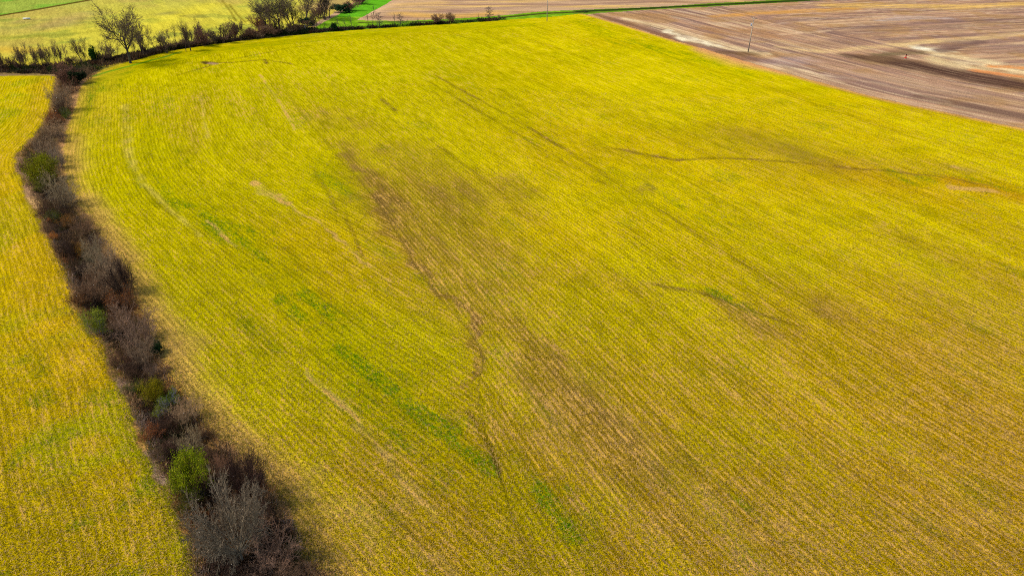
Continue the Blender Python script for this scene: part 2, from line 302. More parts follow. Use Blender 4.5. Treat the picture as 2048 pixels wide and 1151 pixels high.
mixc(stroke([(1150, 29), (1210, 26), (1290, 20), (1400, 14)], [1.5, 1, 1, .8], .6, .2) * (zone == GRASS), (150, 170, 50), 0.7)
# -- brown field marks
br = isBr * 1.0
bb = ss(0.35, 0.62, fbm(U * 2, V * 0.2, 3, 3))
for pts, w, cc, k in [
    ([(1195, 30), (1260, 52), (1340, 78), (1430, 103), (1500, 122)], [1.5, 3, 3.5, 3, 2], (140, 98, 70), .8),
    ([(1250, 38), (1330, 55), (1400, 82), (1470, 98), (1530, 108)], [2, 4, 4.5, 3, 2], (238, 206, 150), .85), ([(1330, 60), (1400, 86), (1440, 92)], [1.5, 2.5, 1.5], (255, 236, 190), .9),
    ([(1440, 118), (1520, 130), (1600, 143), (1680, 165)], [1.5, 2.5, 2, 1.5], (240, 204, 150), .8), ([(1560, 95), (1640, 103), (1740, 96), (1830, 88), (1920, 80), (2048, 66)], [2, 2.5, 2.5, 2.5, 3, 3], (240, 200, 130), .75),
    ([(1560, 85), (1620, 95)], 3, (232, 190, 120), .5), ([(1560, 130), (1640, 148), (1760, 168), (1900, 205)], [1.5, 1, 1, 1], (238, 206, 160), .55),
    ([(1600, 160), (1740, 192), (1900, 226), (2048, 256)], [1.0, 1.0, .9, .8], (230, 190, 140), .7), ([(1640, 160), (1800, 200), (2048, 245)], .8, (222, 184, 140), .5),
    ([(1700, 112), (1770, 122), (1860, 137), (1950, 155), (2048, 172)], [3, 5.5, 6.5, 6.5, 6], (92, 64, 50), 1.0), ([(1760, 118), (1800, 105), (1850, 100)], [4, 3, 3], (128, 96, 66), .7), ([(1760, 110), (1840, 106)], 2, (110, 100, 60), .5),
    ([(1840, 96), (1870, 103), (1890, 112), (1950, 125), (2048, 140)], [3, 4, 5, 6, 6], (250, 220, 160), .85), ([(1845, 98), (1868, 101)], [3, 3], (255, 238, 200), .9), ([(1860, 118), (1900, 130), (1960, 140)], [3, 4, 3], (246, 214, 150), .7),
    ([(1985, 133), (2048, 136)], 2.2, (238, 148, 70), .9), ([(1950, 142), (2048, 153)], 2.0, (236, 146, 78), .9), ([(1880, 102), (1920, 92), (1960, 84)], [2.5, 2.5, 2], (120, 88, 74), .8),
    ([(1430, 33), (1550, 26), (1700, 18)], [3, 4, 4], (226, 160, 70), .75), ([(1660, 12), (1800, 12), (1900, 14), (2048, 8)], [5, 7, 7, 5], (240, 190, 96), .8),
    ([(1760, 42), (1830, 36), (1900, 38)], [2, 4, 2], (206, 184, 168), .6), ([(1200, 30), (1300, 28), (1420, 34)], [3, 5, 4], (178, 130, 76), .4), ([(1430, 60), (1520, 70)], 9, (188, 132, 70), .5),
    ([(1620, 70), (1760, 55), (1900, 50), (2048, 44)], [4, 7, 9, 9], (138, 106, 92), .6), ([(1640, 90), (1750, 75)], 5, (150, 112, 90), .6), ([(1560, 70), (1660, 62)], 1.2, (236, 196, 150), .6), ([(1530, 50), (1640, 40)], 1, (226, 190, 150), .4),
    ([(1700, 150), (1800, 165), (1950, 190)], [6, 6, 6], (166, 132, 112), .5), ([(1850, 195), (1950, 215), (2048, 235)], [3, 4, 4], (120, 88, 66), .6), ([(1950, 90), (2048, 100)], 8, (150, 118, 102), .5), ([(1560, 125), (1600, 120)], 5, (190, 160, 146), .6), ([(1440, 105), (1500, 108)], [2, 3], (110, 80, 44), .6)]:
    mixc(stroke(pts, w, 0.9, 1.0 if sum(cc) < 620 else 2.4) * br * (1 if sum(cc) < 620 else .45 + .55 * ss(.36, .56, n4)) * ((0.75 + 0.25 * bb) if (sum(cc) > 620 or sum(cc) < 300) else (.35 + .65 * bb)), cc, min(1, k * (1.1 if sum(cc) < 330 else 1)))
# -- hedge strip marks: darker along the centre line, eroded pale rims
st = (zone == STRIP) * 1.0
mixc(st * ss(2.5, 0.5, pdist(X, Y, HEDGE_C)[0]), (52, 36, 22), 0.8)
for pts, w, cc, k in [([(30, 318), (42, 330), (60, 380), (62, 400)], 1.2, (196, 150, 110), .9), ([(62, 395), (72, 412)], .8, (230, 180, 110), .9), ([(135, 590), (150, 618)], .6, (220, 170, 90), .9), ([(190, 685), (230, 720)], 1.0, (190, 140, 96), .9),
    ([(240, 760), (262, 815)], .8, (176, 140, 110), .9), ([(266, 850), (276, 885), (290, 905)], [.3, .5, .3], (236, 176, 90), 1.0), ([(290, 905), (330, 960)], .5, (180, 146, 120), .8), ([(360, 1085), (355, 1070)], .6, (224, 160, 80), .9),
    ([(160, 160), (150, 200), (140, 240), (130, 290)], [3, 2, 1.6, 1.2], (206, 152, 96), .85), ([(150, 165), (190, 158)], 2.5, (210, 160, 110), .8), ([(128, 300), (134, 330)], 1.2, (196, 146, 90), .7), ([(330, 730), (345, 770), (390, 830)], .8, (202, 150, 70), .8), ([(390, 840), (470, 920)], .7, (180, 130, 70), .8)]:
    mixc(stroke(pts, w, 0.8, .4) * st, cc, k)
mixc(stroke([(0, 143), (60, 139), (110, 137)], 2.0, .6, .3), (44, 34, 22), 0.9); mixc(stroke([(0, 148), (100, 147)], 2.2, .6, .3), (140, 112, 84), 0.8)  # dark stroke paints the shaded side of a ditch, pale stroke its near bank
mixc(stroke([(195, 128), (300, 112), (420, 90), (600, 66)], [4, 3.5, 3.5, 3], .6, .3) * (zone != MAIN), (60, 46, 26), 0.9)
mixc(stroke([(190, 140), (250, 132), (300, 120)], [3, 2.5, 1.5], .6, .5) * (zone != MAIN), (120, 124, 60), 0.8)
mixc(stroke([(185, 152), (230, 139), (300, 121), (360, 104)], .8, .8, .5), (90, 150, 20), 0.8)

# ------------------------------------------------------------------ materials
def mat_nodes(name):
    mt = bpy.data.materials.new(name); mt.use_nodes = True; nt = mt.node_tree
    b = nt.nodes['Principled BSDF']; b.inputs['Specular IOR Level'].default_value = 0.12; b.inputs['Roughness'].default_value = 0.85
    return mt, nt, b
class NB:
    def __init__(s, nt): s.nt = nt
    def n(s, t, **kw):
        d = s.nt.nodes.new(t)
        for k, v in kw.items(): setattr(d, k, v)
        return d
    def put(s, sock, v):
        if hasattr(v, 'is_output'): s.nt.links.new(v, sock)
        else: sock.default_value = v
    def m(s, op, a, b=0.0, c=0.0, clamp=False):
        d = s.n('ShaderNodeMath', operation=op); d.use_clamp = clamp
        s.put(d.inputs[0], a); s.put(d.inputs[1], b); s.put(d.inputs[2], c); return d.outputs[0]
    def ramp(s, x, lo, hi, a=0.0, b=1.0):
        d = s.n('ShaderNodeMapRange', interpolation_type='SMOOTHSTEP')
        for k, v in zip(('Value', 'From Min', 'From Max', 'To Min', 'To Max'), (x, lo, hi, a, b)): s.put(d.inputs[k], v)
        return d.outputs[0]
    def noise(s, vec, scale, det=2.0, rough=0.55):
        d = s.n('ShaderNodeTexNoise'); d.inputs['Scale'].default_value = scale; d.inputs['Detail'].default_value = det; d.inputs['Roughness'].default_value = rough
        s.put(d.inputs['Vector'], vec); return d.outputs['Fac']
    def mix(s, f, a, b, blend='MIX'):
        d = s.n('ShaderNodeMix', data_type='RGBA', blend_type=blend)
        s.put(d.inputs[0], f); s.put(d.inputs[6], a); s.put(d.inputs[7], b); return d.outputs[2]
    def sep(s, v): d = s.n('ShaderNodeSeparateXYZ'); s.put(d.inputs[0], v); return d.outputs
    def comb(s, x, y, z): d = s.n('ShaderNodeCombineXYZ'); s.put(d.inputs[0], x); s.put(d.inputs[1], y); s.put(d.inputs[2], z); return d.outputs[0]
    def attr(s, name): return s.n('ShaderNodeAttribute', attribute_name=name)
def rgba(c): return (float(c[0]), float(c[1]), float(c[2]), 1.0)
def field_material(name, crop):
    mt, nt, b = mat_nodes(name); q = NB(nt)
    base = q.attr('base_tone').outputs['Color']; P = q.n('ShaderNodeNewGeometry').outputs['Position']
    rm = q.sep(q.attr('row_place').outputs['Vector']); u, v, rw = rm[0], rm[1], rm[2]
    cover = q.sep(q.attr('cover').outputs['Vector']); lush, soil, straw = cover[0], cover[1], cover[2]
    def along(fu, fv, seed, det=2.0, rough=0.6): return q.noise(q.comb(q.m('MULTIPLY', u, fu), q.m('MULTIPLY', v, fv), seed), 1.0, det, rough)
    fine = q.noise(P, 6.5, 2.0, 0.65)
    clod = along(4.4, 3.2, 1.0)            # single plants, a little longer along the row
    line = along(1.3158, 0.16, 5.0, 3.0, 0.65)   # whole rows better or worse than their neighbours
    band = along(0.30, 0.030, 9.0, 3.0, 0.6)     # passes of the drill
    stalk = along(2.4, 0.75, 13.0, 2.0, 0.6)
    cosr = q.m('COSINE', q.m('MULTIPLY', u, 2 * math.pi / 0.76))
    def c0(x, k): return q.m('MULTIPLY', q.m('SUBTRACT', x, 0.5), k)
    if crop:
        g = q.m('ADD', q.m('ADD', c0(fine, 2.2), c0(clod, 1.9)), q.m('ADD', c0(line, 1.6), c0(band, 0.7)))
        g = q.m('ADD', g, q.m('MULTIPLY', q.m('MULTIPLY', cosr, rw), 0.12))
        k = q.ramp(g, -0.62, 0.62, 0.50, 1.45)
        col = q.mix(1.0, base, q.comb(k, k, k), 'MULTIPLY')
        lf = q.m('MULTIPLY', lush, q.ramp(q.m('ADD', c0(clod, 1.0), q.m('ADD', c0(stalk, 1.0), c0(fine, 0.5))), -0.03, 0.16), clamp=True)
        col = q.mix(lf, col, rgba(alb(78, 120, 2)))
        lf2 = q.m('MULTIPLY', lush, 0.22, clamp=True); col = q.mix(lf2, col, rgba(alb(150, 166, 4)))
        so_ = q.m('ADD', soil, q.m('ADD', q.m('ADD', c0(fine, 0.9), c0(clod, 1.1)), q.m('ADD', c0(line, 1.2), c0(stalk, 0.9))))
        sf = q.m('MULTIPLY', q.ramp(so_, 0.18, 1.0, 0.0, 0.85), q.ramp(soil, 0.0, 0.5), clamp=True)
        col = q.mix(sf, col, q.mix(q.ramp(fine, 0.4, 0.62), rgba(alb(92, 68, 18)), rgba(alb(160, 122, 66))))
        t = q.m('ADD', q.m('MULTIPLY', q.m('MULTIPLY', cosr, rw), 0.11), q.m('ADD', c0(line, 1.5), q.m('ADD', c0(stalk, 1.3), c0(fine, 1.1))))
        tf = q.ramp(q.m('ADD', t, straw), 0.52, 0.80, 0.0, 0.85)
        col = q.mix(tf, col, q.mix(q.ramp(clod, 0.4, 0.6), rgba(alb(232, 182, 62)), rgba(alb(212, 160, 96))))
        h = q.m('ADD', q.m('MULTIPLY', cosr, q.m('MULTIPLY', rw, 0.05)), q.m('ADD', q.m('MULTIPLY', fine, 0.16), q.m('MULTIPLY', clod, 0.16)))
    else:
        g = q.m('ADD', q.m('ADD', c0(fine, 1.6), c0(clod, 1.6)), q.m('ADD', c0(line, 0.9), c0(band, 0.8)))
        k = q.ramp(g, -0.62, 0.62, 0.48, 1.5)
        col = q.mix(1.0, base, q.comb(k, k, k), 'MULTIPLY')
        h = q.m('ADD', q.m('MULTIPLY', fine, 0.16), q.m('MULTIPLY', clod, 0.14))
    nt.links.new(col, b.inputs['Base Color'])
    bp = q.n('ShaderNodeBump'); bp.inputs['Strength'].default_value = 0.75; bp.inputs['Distance'].default_value = 1.0
    nt.links.new(h, bp.inputs['Height']); nt.links.new(bp.outputs[0], b.inputs['Normal'])
    b.inputs['Specular IOR Level'].default_value = 0.0
    return mt
M_CROP = field_material('crop_cover', True); M_BARE = field_material('bare_ground', False)

Z = ground_z(X, Y) + DZ
STRAW = np.clip(STRAW, 0, 1.2); LUSH = np.clip(LUSH, 0, 1); SOIL = np.clip(SOIL, 0, 1)
vid = np.arange(NX * NY).reshape(NY, NX)
quads = np.stack([vid[:-1, :-1], vid[:-1, 1:], vid[1:, 1:], vid[1:, :-1]], -1).reshape(-1, 4)
qz = zone[quads[:, 0]]
def raw_mesh(name, verts, faces, fsize):
    me = bpy.data.meshes.new(name); nf = len(faces)
    me.vertices.add(len(verts)); me.vertices.foreach_set('co', np.ascontiguousarray(verts, np.float32).ravel())
    me.loops.add(nf * fsize); me.loops.foreach_set('vertex_index', np.ascontiguousarray(faces, np.int32).ravel())
    me.polygons.add(nf); me.polygons.foreach_set('loop_start', np.arange(nf, dtype=np.int32) * fsize)
    me.update(calc_edges=True); return me
def set_attr(me, name, typ, arr):
    a = me.attributes.new(name, typ, 'POINT')
    a.data.foreach_set('color' if typ == 'FLOAT_COLOR' else 'vector', np.ascontiguousarray(arr, np.float32).ravel())
def link(name, me, mat=None, parent=None, **props):
    o = bpy.data.objects.new(name, me); sc.collection.objects.link(o)
    if mat is not None: me.materials.append(mat)
    if parent is not None: o.parent = parent
    for k, v in props.items(): o[k] = v
    return o
for zid, nm, lab, mt in [(MAIN, 'crop_field', 'broad yellow green cover crop field with stubble rows curving beside the hedge', M_CROP), (LEFT, 'crop_field', 'narrow golden green crop field on the outer side of the hedge', M_CROP),
                     (BACK, 'pasture', 'pale yellow green pasture behind the row of tall bare trees', M_BARE), (TOPG, 'meadow', 'small bright green meadow corner beyond the dark field line', M_BARE),
                     (GRASS, 'grass_verge', 'green grass verge and ditch between crop and far tan field', M_BARE), (TAN, 'ground', 'pale tan stubble ground beyond the grassy ditch', M_BARE),
                     (BROWN, 'ploughed_field', 'brown harvested field with pale straw streaks and orange clay', M_BARE), (STRIP, 'hedge_bank', 'brown littered ditch bank under the winding hedge', M_BARE)]:
    f = quads[qz == zid]; used = np.unique(f); inv = np.zeros(NX * NY, np.int64); inv[used] = np.arange(len(used))
    me = raw_mesh(nm, np.stack([X, Y, Z], 1)[used], inv[f], 4)
    set_attr(me, 'base_tone', 'FLOAT_COLOR', np.hstack([COL, np.ones((len(COL), 1))])[used])
    set_attr(me, 'row_place', 'FLOAT_VECTOR', np.stack([U, V, ROW], 1)[used])
    set_attr(me, 'cover', 'FLOAT_VECTOR', np.stack([LUSH, SOIL, STRAW], 1)[used])
    me.polygons.foreach_set('use_smooth', np.ones(len(f), bool))
    link(nm, me, mt, None, kind='structure', label=lab)
#@@OBJECTS
# ------------------------------------------------------------------ vegetation materials (tone of each part comes from its mesh, shifted by the object's own colour)
def plant_material(name, leaf):
    mt, nt, b = mat_nodes(name); q = NB(nt)
    t = q.attr('tone').outputs['Color']; oc = q.n('ShaderNodeObjectInfo').outputs['Color']
    col = q.mix(1.0, t, oc, 'MULTIPLY')
    pn = q.noise(q.n('ShaderNodeNewGeometry').outputs['Position'], 1.7, 2.0); k = q.ramp(pn, 0.3, 0.7, 0.7, 1.3)
    col = q.mix(1.0, col, q.comb(k, k, k), 'MULTIPLY')
    nt.links.new(col, b.inputs['Base Color']); b.inputs['Specular IOR Level'].default_value = 0.1
    if leaf:
        tr = q.n('ShaderNodeBsdfTranslucent'); nt.links.new(col, tr.inputs['Color'])
        mx = q.n('ShaderNodeMixShader'); mx.inputs[0].default_value = 0.35
        nt.links.new(b.outputs[0], mx.inputs[1]); nt.links.new(tr.outputs[0], mx.inputs[2]); nt.links.new(mx.outputs[0], nt.nodes['Material Output'].inputs['Surface'])
    return mt
M_WOOD = plant_material('bark', False); M_LEAF = plant_material('leaves', True)

# ------------------------------------------------------------------ branching skeletons and meshes
def unit(v): return v / max(1e-9, math.sqrt(float(v @ v)))
def grow(rng, segs, leaves, p, d, L, r, lvl, sp):
    az = rng.uniform(0, 6.28)
    n = sp['seg'][lvl]; step = L / n; pts = [(p, r)]
    for i in range(n):
        d = unit(d + rng.normal(0, sp['wob'][lvl], 3) + np.array([0, 0, sp['up'][lvl]]))
        p2 = p + d * step; r2 = r * (1 - (1 - sp['tip'][lvl]) / n * 1.0 * (i + 1) / (i + 1)) if False else r * (sp['tip'][lvl] ** (1.0 / n))
        segs.append((p, p2, r, r2, lvl)); p, r = p2, r2; pts.append((p, r, d))
        if lvl + 1 < len(sp['seg']):
            t = (i + 1) / n
            if t >= sp['from'][lvl]:
                k = sp['kids'][lvl]; kk = int(k) + (rng.rand() < k - int(k))
                for _ in range(kk):
                    ang = R(sp['ang'][lvl]) * rng.uniform(0.6, 1.3); az += 2.4 + rng.uniform(-.4, .4)
                    a = unit(np.cross(d, [0.3, 0.2, 1.0] if abs(d[2]) < 0.9 else [1.0, 0, 0])); b_ = np.cross(d, a)
                    nd = unit(d * math.cos(ang) + (a * math.cos(az) + b_ * math.sin(az)) * math.sin(ang))
                    grow(rng, segs, leaves, p, nd, L * sp['len'][lvl] * rng.uniform(0.65, 1.15) * (1.15 - 0.45 * t), max(r * sp['rad'][lvl], sp['rmin']), lvl + 1, sp)
    if lvl + 1 == len(sp['seg']): leaves.append((p, d))
def tubes(S, sides):
    p0 = np.array([s[0] for s in S]); p1 = np.array([s[1] for s in S]); r0 = np.array([s[2] for s in S]); r1 = np.array([s[3] for s in S])
    d = p1 - p0; d /= np.linalg.norm(d, axis=1)[:, None] + 1e-9
    ref = np.where(np.abs(d[:, 2:3]) < 0.9, np.array([[0, 0, 1.0]]), np.array([[1.0, 0, 0]]))
    a = np.cross(d, ref); a /= np.linalg.norm(a, axis=1)[:, None]; b = np.cross(d, a)
    th = np.arange(sides) * 2 * math.pi / sides
    ring = a[:, None] * np.cos(th)[None, :, None] + b[:, None] * np.sin(th)[None, :, None]
    V_ = np.concatenate([p0[:, None] - d[:, None] * r0[:, None, None] * 0.3 + ring * r0[:, None, None], p1[:, None] + ring * r1[:, None, None]], 1)
    i = np.arange(sides); j = (i + 1) % sides; f = np.stack([i, j, j + sides, i + sides], 1)
    F_ = f[None] + (np.arange(len(S)) * 2 * sides)[:, None, None]
    return V_.reshape(-1, 3), F_.reshape(-1, 4)
def plant_mesh(name, parts):
    """parts: list of (verts, quads, tone per vertex, material index)"""
    vs, fs, ts, mi, o = [], [], [], [], 0
    for v, f, t, k in parts:
        if len(v) == 0: continue
        vs.append(v); fs.append(f + o); ts.append(np.broadcast_to(t, (len(v), 3))); mi.append(np.full(len(f), k)); o += len(v)
    me = raw_mesh(name, np.vstack(vs), np.vstack(fs), 4)
    t = np.vstack(ts); set_attr(me, 'tone', 'FLOAT_COLOR', np.hstack([t, np.ones((len(t), 1))]))
    me.materials.append(M_WOOD); me.materials.append(M_LEAF); me.polygons.foreach_set('material_index', np.concatenate(mi).astype(np.int32))
    return me
def wood(segs, tone, sides, rng):
    if not segs: return (np.zeros((0, 3)), np.zeros((0, 4), int), tone, 0)
    v, f = tubes(segs, sides); t = np.repeat(rng.uniform(0.7, 1.35, len(segs)), sides * 2)[:, None] * np.asarray(tone)[None]
    return (v, f, t, 0)
def leafcards(rng, C_, D, n, spread, size, tones):
    """n leaf faces scattered round the twig ends C_"""
    idx = rng.randint(0, len(C_), n); c = C_[idx] + rng.normal(0, spread, (n, 3))
    a = rng.normal(0, 1, (n, 3)); a /= np.linalg.norm(a, axis=1)[:, None]; b = np.cross(a, rng.normal(0, 1, (n, 3))); b /= np.linalg.norm(b, axis=1)[:, None]
    s = size * rng.uniform(0.6, 1.4, (n, 1)); a = a * s; b = b * s * 0.55
    v = np.stack([c - a, c - b, c + a, c + b], 1).reshape(-1, 3); f = np.arange(n * 4).reshape(n, 4)
    tn = np.array(tones)[rng.randint(0, len(tones), n)] * rng.uniform(0.75, 1.25, (n, 1))
    # clumps of lighter and darker foliage kind
    return (v, f, np.repeat(tn, 4, 0), 1)
GREY, BROWN_, PURP, PALE = alb(174, 146, 112), alb(128, 94, 66), alb(124, 92, 84), alb(196, 172, 138)
PROTO = {}
def make_proto(key, seed, stems, sp, leaf=None, wood_tone=GREY, twig_tone=None, splitlvl=1, stemspread=0.0, lean=(10, 40), base=0.0, sides=5):
    """height of the finished mesh is kept in PROTO[key]['h'], its crown width in ['w']"""
    rng = np.random.RandomState(seed); segs = []; tips = []
    for k in range(stems):
        th = rng.uniform(0, 2 * math.pi) if stems < 4 else 2 * math.pi * (k + rng.uniform(-.3, .3)) / stems * 2.618
        ln = R(rng.uniform(*lean)); d = np.array([math.sin(ln) * math.cos(th), math.sin(ln) * math.sin(th), math.cos(ln)])
        p = np.array([stemspread * rng.uniform(0, 1) * math.cos(th), stemspread * rng.uniform(0, 1) * math.sin(th), -0.3])
        grow(rng, segs, tips, p, d, sp['L0'] * rng.uniform(0.6, 1.15), sp['r0'] * rng.uniform(.8, 1.1), 0, sp)
    tips_p = np.array([t[0] for t in tips])
    tw = [s for s in segs if s[4] > splitlvl]; tk = [s for s in segs if s[4] <= splitlvl]
    me_t = plant_mesh('trunk', [wood(tk, wood_tone, sides, rng)])
    crown = [wood(tw, twig_tone if twig_tone is not None else wood_tone, 3, rng)]
    if leaf: crown.append(leafcards(rng, tips_p, None, *leaf))
    me_c = plant_mesh('crown', crown)
    allp = np.array([s[1] for s in segs])
    w = np.percentile(np.hypot(allp[:, 0], allp[:, 1]), 93) * 2; h = np.percentile(allp[:, 2], 98.5)
    PROTO[key] = dict(t=me_t, c=me_c, h=h, w=w); print(key, len(segs), 'h %.1f w %.1f' % (h, w))
def SP(seg, wob, up, tip, frm, kids, ang, ln, rad, L0, r0, rmin): return dict(seg=seg, wob=wob, up=up, tip=tip, kids=kids, ang=ang, len=ln, rad=rad, L0=L0, r0=r0, rmin=rmin, **{'from': frm})
BUSH = SP([4, 4, 3, 2], [.12, .2, .25, .3], [.06, .05, .04, .03], [.5, .5, .5, .4], [.25, .25, .3, 0], [2.2, 1.8, 1.5, 0], [38, 42, 45, 0], [.55, .55, .55, 0], [.6, .6, .65, 0], 3.4, .045, .011)
for i, k in enumerate(['bushA', 'bushB', 'bushC']): make_proto(k, 11 + i, 11, BUSH, wood_tone=GREY, lean=(8, 62), stemspread=.7)
TANG = SP([5, 4, 3, 2], [.3, .35, .4, .4], [-.02, -.02, 0, 0], [.5, .5, .5, .4], [.2, .2, .2, 0], [1.6, 1.6, 1.5, 0], [50, 55, 60, 0], [.6, .6, .6, 0], [.6, .6, .65, 0], 2.8, .03, .011)
for i, k in enumerate(['tangA', 'tangB']): make_proto(k, 31 + i, 14, TANG, wood_tone=alb(116, 90, 70), lean=(10, 75), stemspread=1.0)
LG = [alb(*c) / KALB * KALB for c in [(146, 152, 8), (116, 126, 6), (174, 168, 20)]]
LEAFB = SP([3, 3, 3], [.15, .22, .3], [.08, .06, .04], [.5, .5, .4], [.3, .3, 0], [2.5, 2.5, 0], [38, 45, 0], [.6, .6, 0], [.6, .6, 0], 2.8, .04, .012)
make_proto('leafA', 41, 12, LEAFB, leaf=(9500, .24, .08, LG), wood_tone=BROWN_, lean=(4, 58), stemspread=.8)
make_proto('leafB', 42, 13, LEAFB, leaf=(4200, .2, .075, LG), wood_tone=GREY, lean=(8, 60), stemspread=.7)
make_proto('rust', 43, 11, BUSH, leaf=(2600, .16, .07, [alb(196, 108, 40), alb(164, 92, 36), alb(216, 140, 60)]), wood_tone=BROWN_, lean=(8, 60), stemspread=.8)
FAN = SP([5, 4, 3, 2], [.07, .12, .18, .25], [.03, .06, .06, .05], [.4, .45, .5, .4], [.3, .25, .3, 0], [2.4, 2.0, 1.4, 0], [22, 26, 34, 0], [.6, .55, .5, 0], [.55, .6, .65, 0], 4.8, .07, .012)
make_proto('fan', 51, 13, FAN, wood_tone=alb(58, 40, 32), twig_tone=alb(78, 50, 38), lean=(5, 48), stemspread=.6)
RAD = SP([2, 7, 5, 4, 2], [.03, .08, .14, .18, .25], [0, .01, .01, .01, .0], [.8, .3, .4, .5, .5], [.99, .2, .2, .25, 0], [24, 1.9, 1.5, 1.1, 0], [60, 28, 34, 40, 0], [6.6, .42, .5, .55, 0], [.42, .5, .6, .7, 0], .8, .22, .016)
make_proto('radial', 61, 1, RAD, wood_tone=alb(186, 164, 130), twig_tone=alb(150, 128, 100), lean=(0, 4), splitlvl=2)
# far trees
BIG = SP([6, 9, 6, 4, 3], [.02, .08, .12, .16, .2], [0, .03, .04, .03, .02], [.55, .3, .4, .5, .5], [.45, .25, .25, .25, 0], [2.6, 1.8, 1.3, 1.0, 0], [54, 36, 38, 40, 0], [1.25, .5, .6, .7, 0], [.55, .5, .6, .7, 0], 9.0, .42, .032)
make_proto('big', 5, 1, BIG, wood_tone=alb(108, 94, 72), twig_tone=alb(146, 122, 94), lean=(0, 2), splitlvl=2, sides=7)
BIG2 = dict(BIG); BIG2.update(ang=[40, 38, 38, 40, 0], L0=8.0)
make_proto('bigB', 73, 1, BIG2, wood_tone=alb(104, 90, 70), twig_tone=alb(138, 116, 90), lean=(0, 4), splitlvl=2, sides=7)
SLEN = SP([7, 6, 4, 2], [.09, .12, .2, .3], [.05, .10, .06, 0], [.35, .35, .4, .4], [.3, .25, .3, 0], [2.1, 1.8, 1.3, 0], [32, 36, 42, 0], [.5, .6, .7, 0], [.6, .65, .75, 0], 9.0, .2, .036)
for i, k in enumerate(['slenA', 'slenB', 'slenC']): make_proto(k, 81 + i, 1, SLEN, wood_tone=alb(108, 90, 68), twig_tone=alb(140, 114, 88), lean=(2, 9), splitlvl=1)
for i, k in enumerate(['multiA', 'multiB']): make_proto(k, 91 + i, 3, SLEN, wood_tone=alb(112, 92, 70), twig_tone=alb(142, 116, 90), lean=(8, 24), splitlvl=1, stemspread=.5)
DENSE = SP([4, 4, 4, 3], [.1, .15, .2, .3], [.05, .08, .05, 0], [.4, .45, .4, .4], [.15, .2, .2, 0], [3.0, 2.4, 2.0, 0], [34, 38, 45, 0], [.6, .55, .5, 0], [.55, .55, .6, 0], 5.0, .1, .034)
make_proto('denseA', 101, 7, DENSE, wood_tone=alb(120, 94, 76), twig_tone=alb(156, 122, 98), lean=(6, 42), stemspread=.7)
make_proto('ever', 111, 5, LEAFB, leaf=(5200, .2, .14, [alb(40, 72, 22), alb(60, 92, 30), alb(30, 56, 24)]), wood_tone=BROWN_, lean=(2, 40), stemspread=.4)
CON = SP([9, 3, 2], [.02, .1, .2], [0, .02, 0], [.2, .4, .4], [.12, .3, 0], [6.0, 2.0, 0], [72, 45, 0], [.2, .5, 0], [.3, .5, 0], 7.5, .15, .05)
make_proto('conifer', 121, 1, CON, wood_tone=alb(90, 78, 66), twig_tone=alb(112, 100, 84), lean=(0, 2), splitlvl=0)
SAP = SP([6, 3, 2], [.04, .12, .2], [.02, .12, 0], [.3, .4, .4], [.35, .3, 0], [1.6, 1.5, 0], [30, 38, 0], [.32, .5, 0], [.5, .6, 0], 6.5, .13, .05)
for i, k in enumerate(['sapA', 'sapB']): make_proto(k, 131 + i, 1, SAP, wood_tone=alb(96, 84, 66), twig_tone=alb(124, 108, 86), lean=(0, 4), splitlvl=0)

def plant(name, cat, label, group, key, x, y, w, h, tint=(1, 1, 1), rot=None):
    pr = PROTO[key]; t = bpy.data.objects.new(name, None); sc.collection.objects.link(t)
    t.empty_display_size = 0.5; t.location = (x, y, gz(x, y)); t.rotation_euler = (0, 0, (x * 7.13 + y * 3.7) % 6.28 if rot is None else rot)
    s = w / pr['w']; t.scale = (s, s, h / pr['h'])
    t['label'] = label; t['category'] = cat
    if group: t['group'] = group
    for nm, me in (('trunk', pr['t']), ('crown', pr['c'])):
        o = bpy.data.objects.new(nm, me); sc.collection.objects.link(o); o.parent = t; o.color = (*tint, 1.0)
    return t
used_labels = set()
def hedge_bush(cx, cy, wpx, hr, key, tint, name, cat, label, rot=None):
    """cx, cy: surveyed middle of the crown, wpx its width there; hr: height / width"""
    hr = hr * (1.15 if key.startswith(('leaf', 'rust', 'ever')) else 1.4); x, y = G(cx, cy); w = wpx * depth(x, y) / FOC; h = w * hr
    for _ in range(3):
        x, y = G(cx, cy, h * 0.55); w = wpx * depth(x, y, h * .5) / FOC; h = w * hr
    assert label not in used_labels, label
    used_labels.add(label); n = len(label.split()); assert 4 <= n <= 16, (n, label)
    return plant(name, cat, label, 'bushes and small trees along the winding hedge', key, x, y, w, h, tint, rot)
W0 = (1, 1, 1); DK = (.5, .40, .34); PB = (.82, .62, .52); RB = (1.0, .62, .45); TANB = (1.35, 1.15, .95); PG = (1.15, 1.15, 1.0); GY = (1.0, .90, .82)
OL = (.75, .62, .5); BRIGHT = (1.2, 1.3, 1.0); OLV = (.62, .55, .9); MUST = (1.25, .72, .6); SAGE = (1.05, 1.1, 4.5); DG = (.45, .55, 1.4)
B, S = 'bare_bush', 'leafy_shrub'
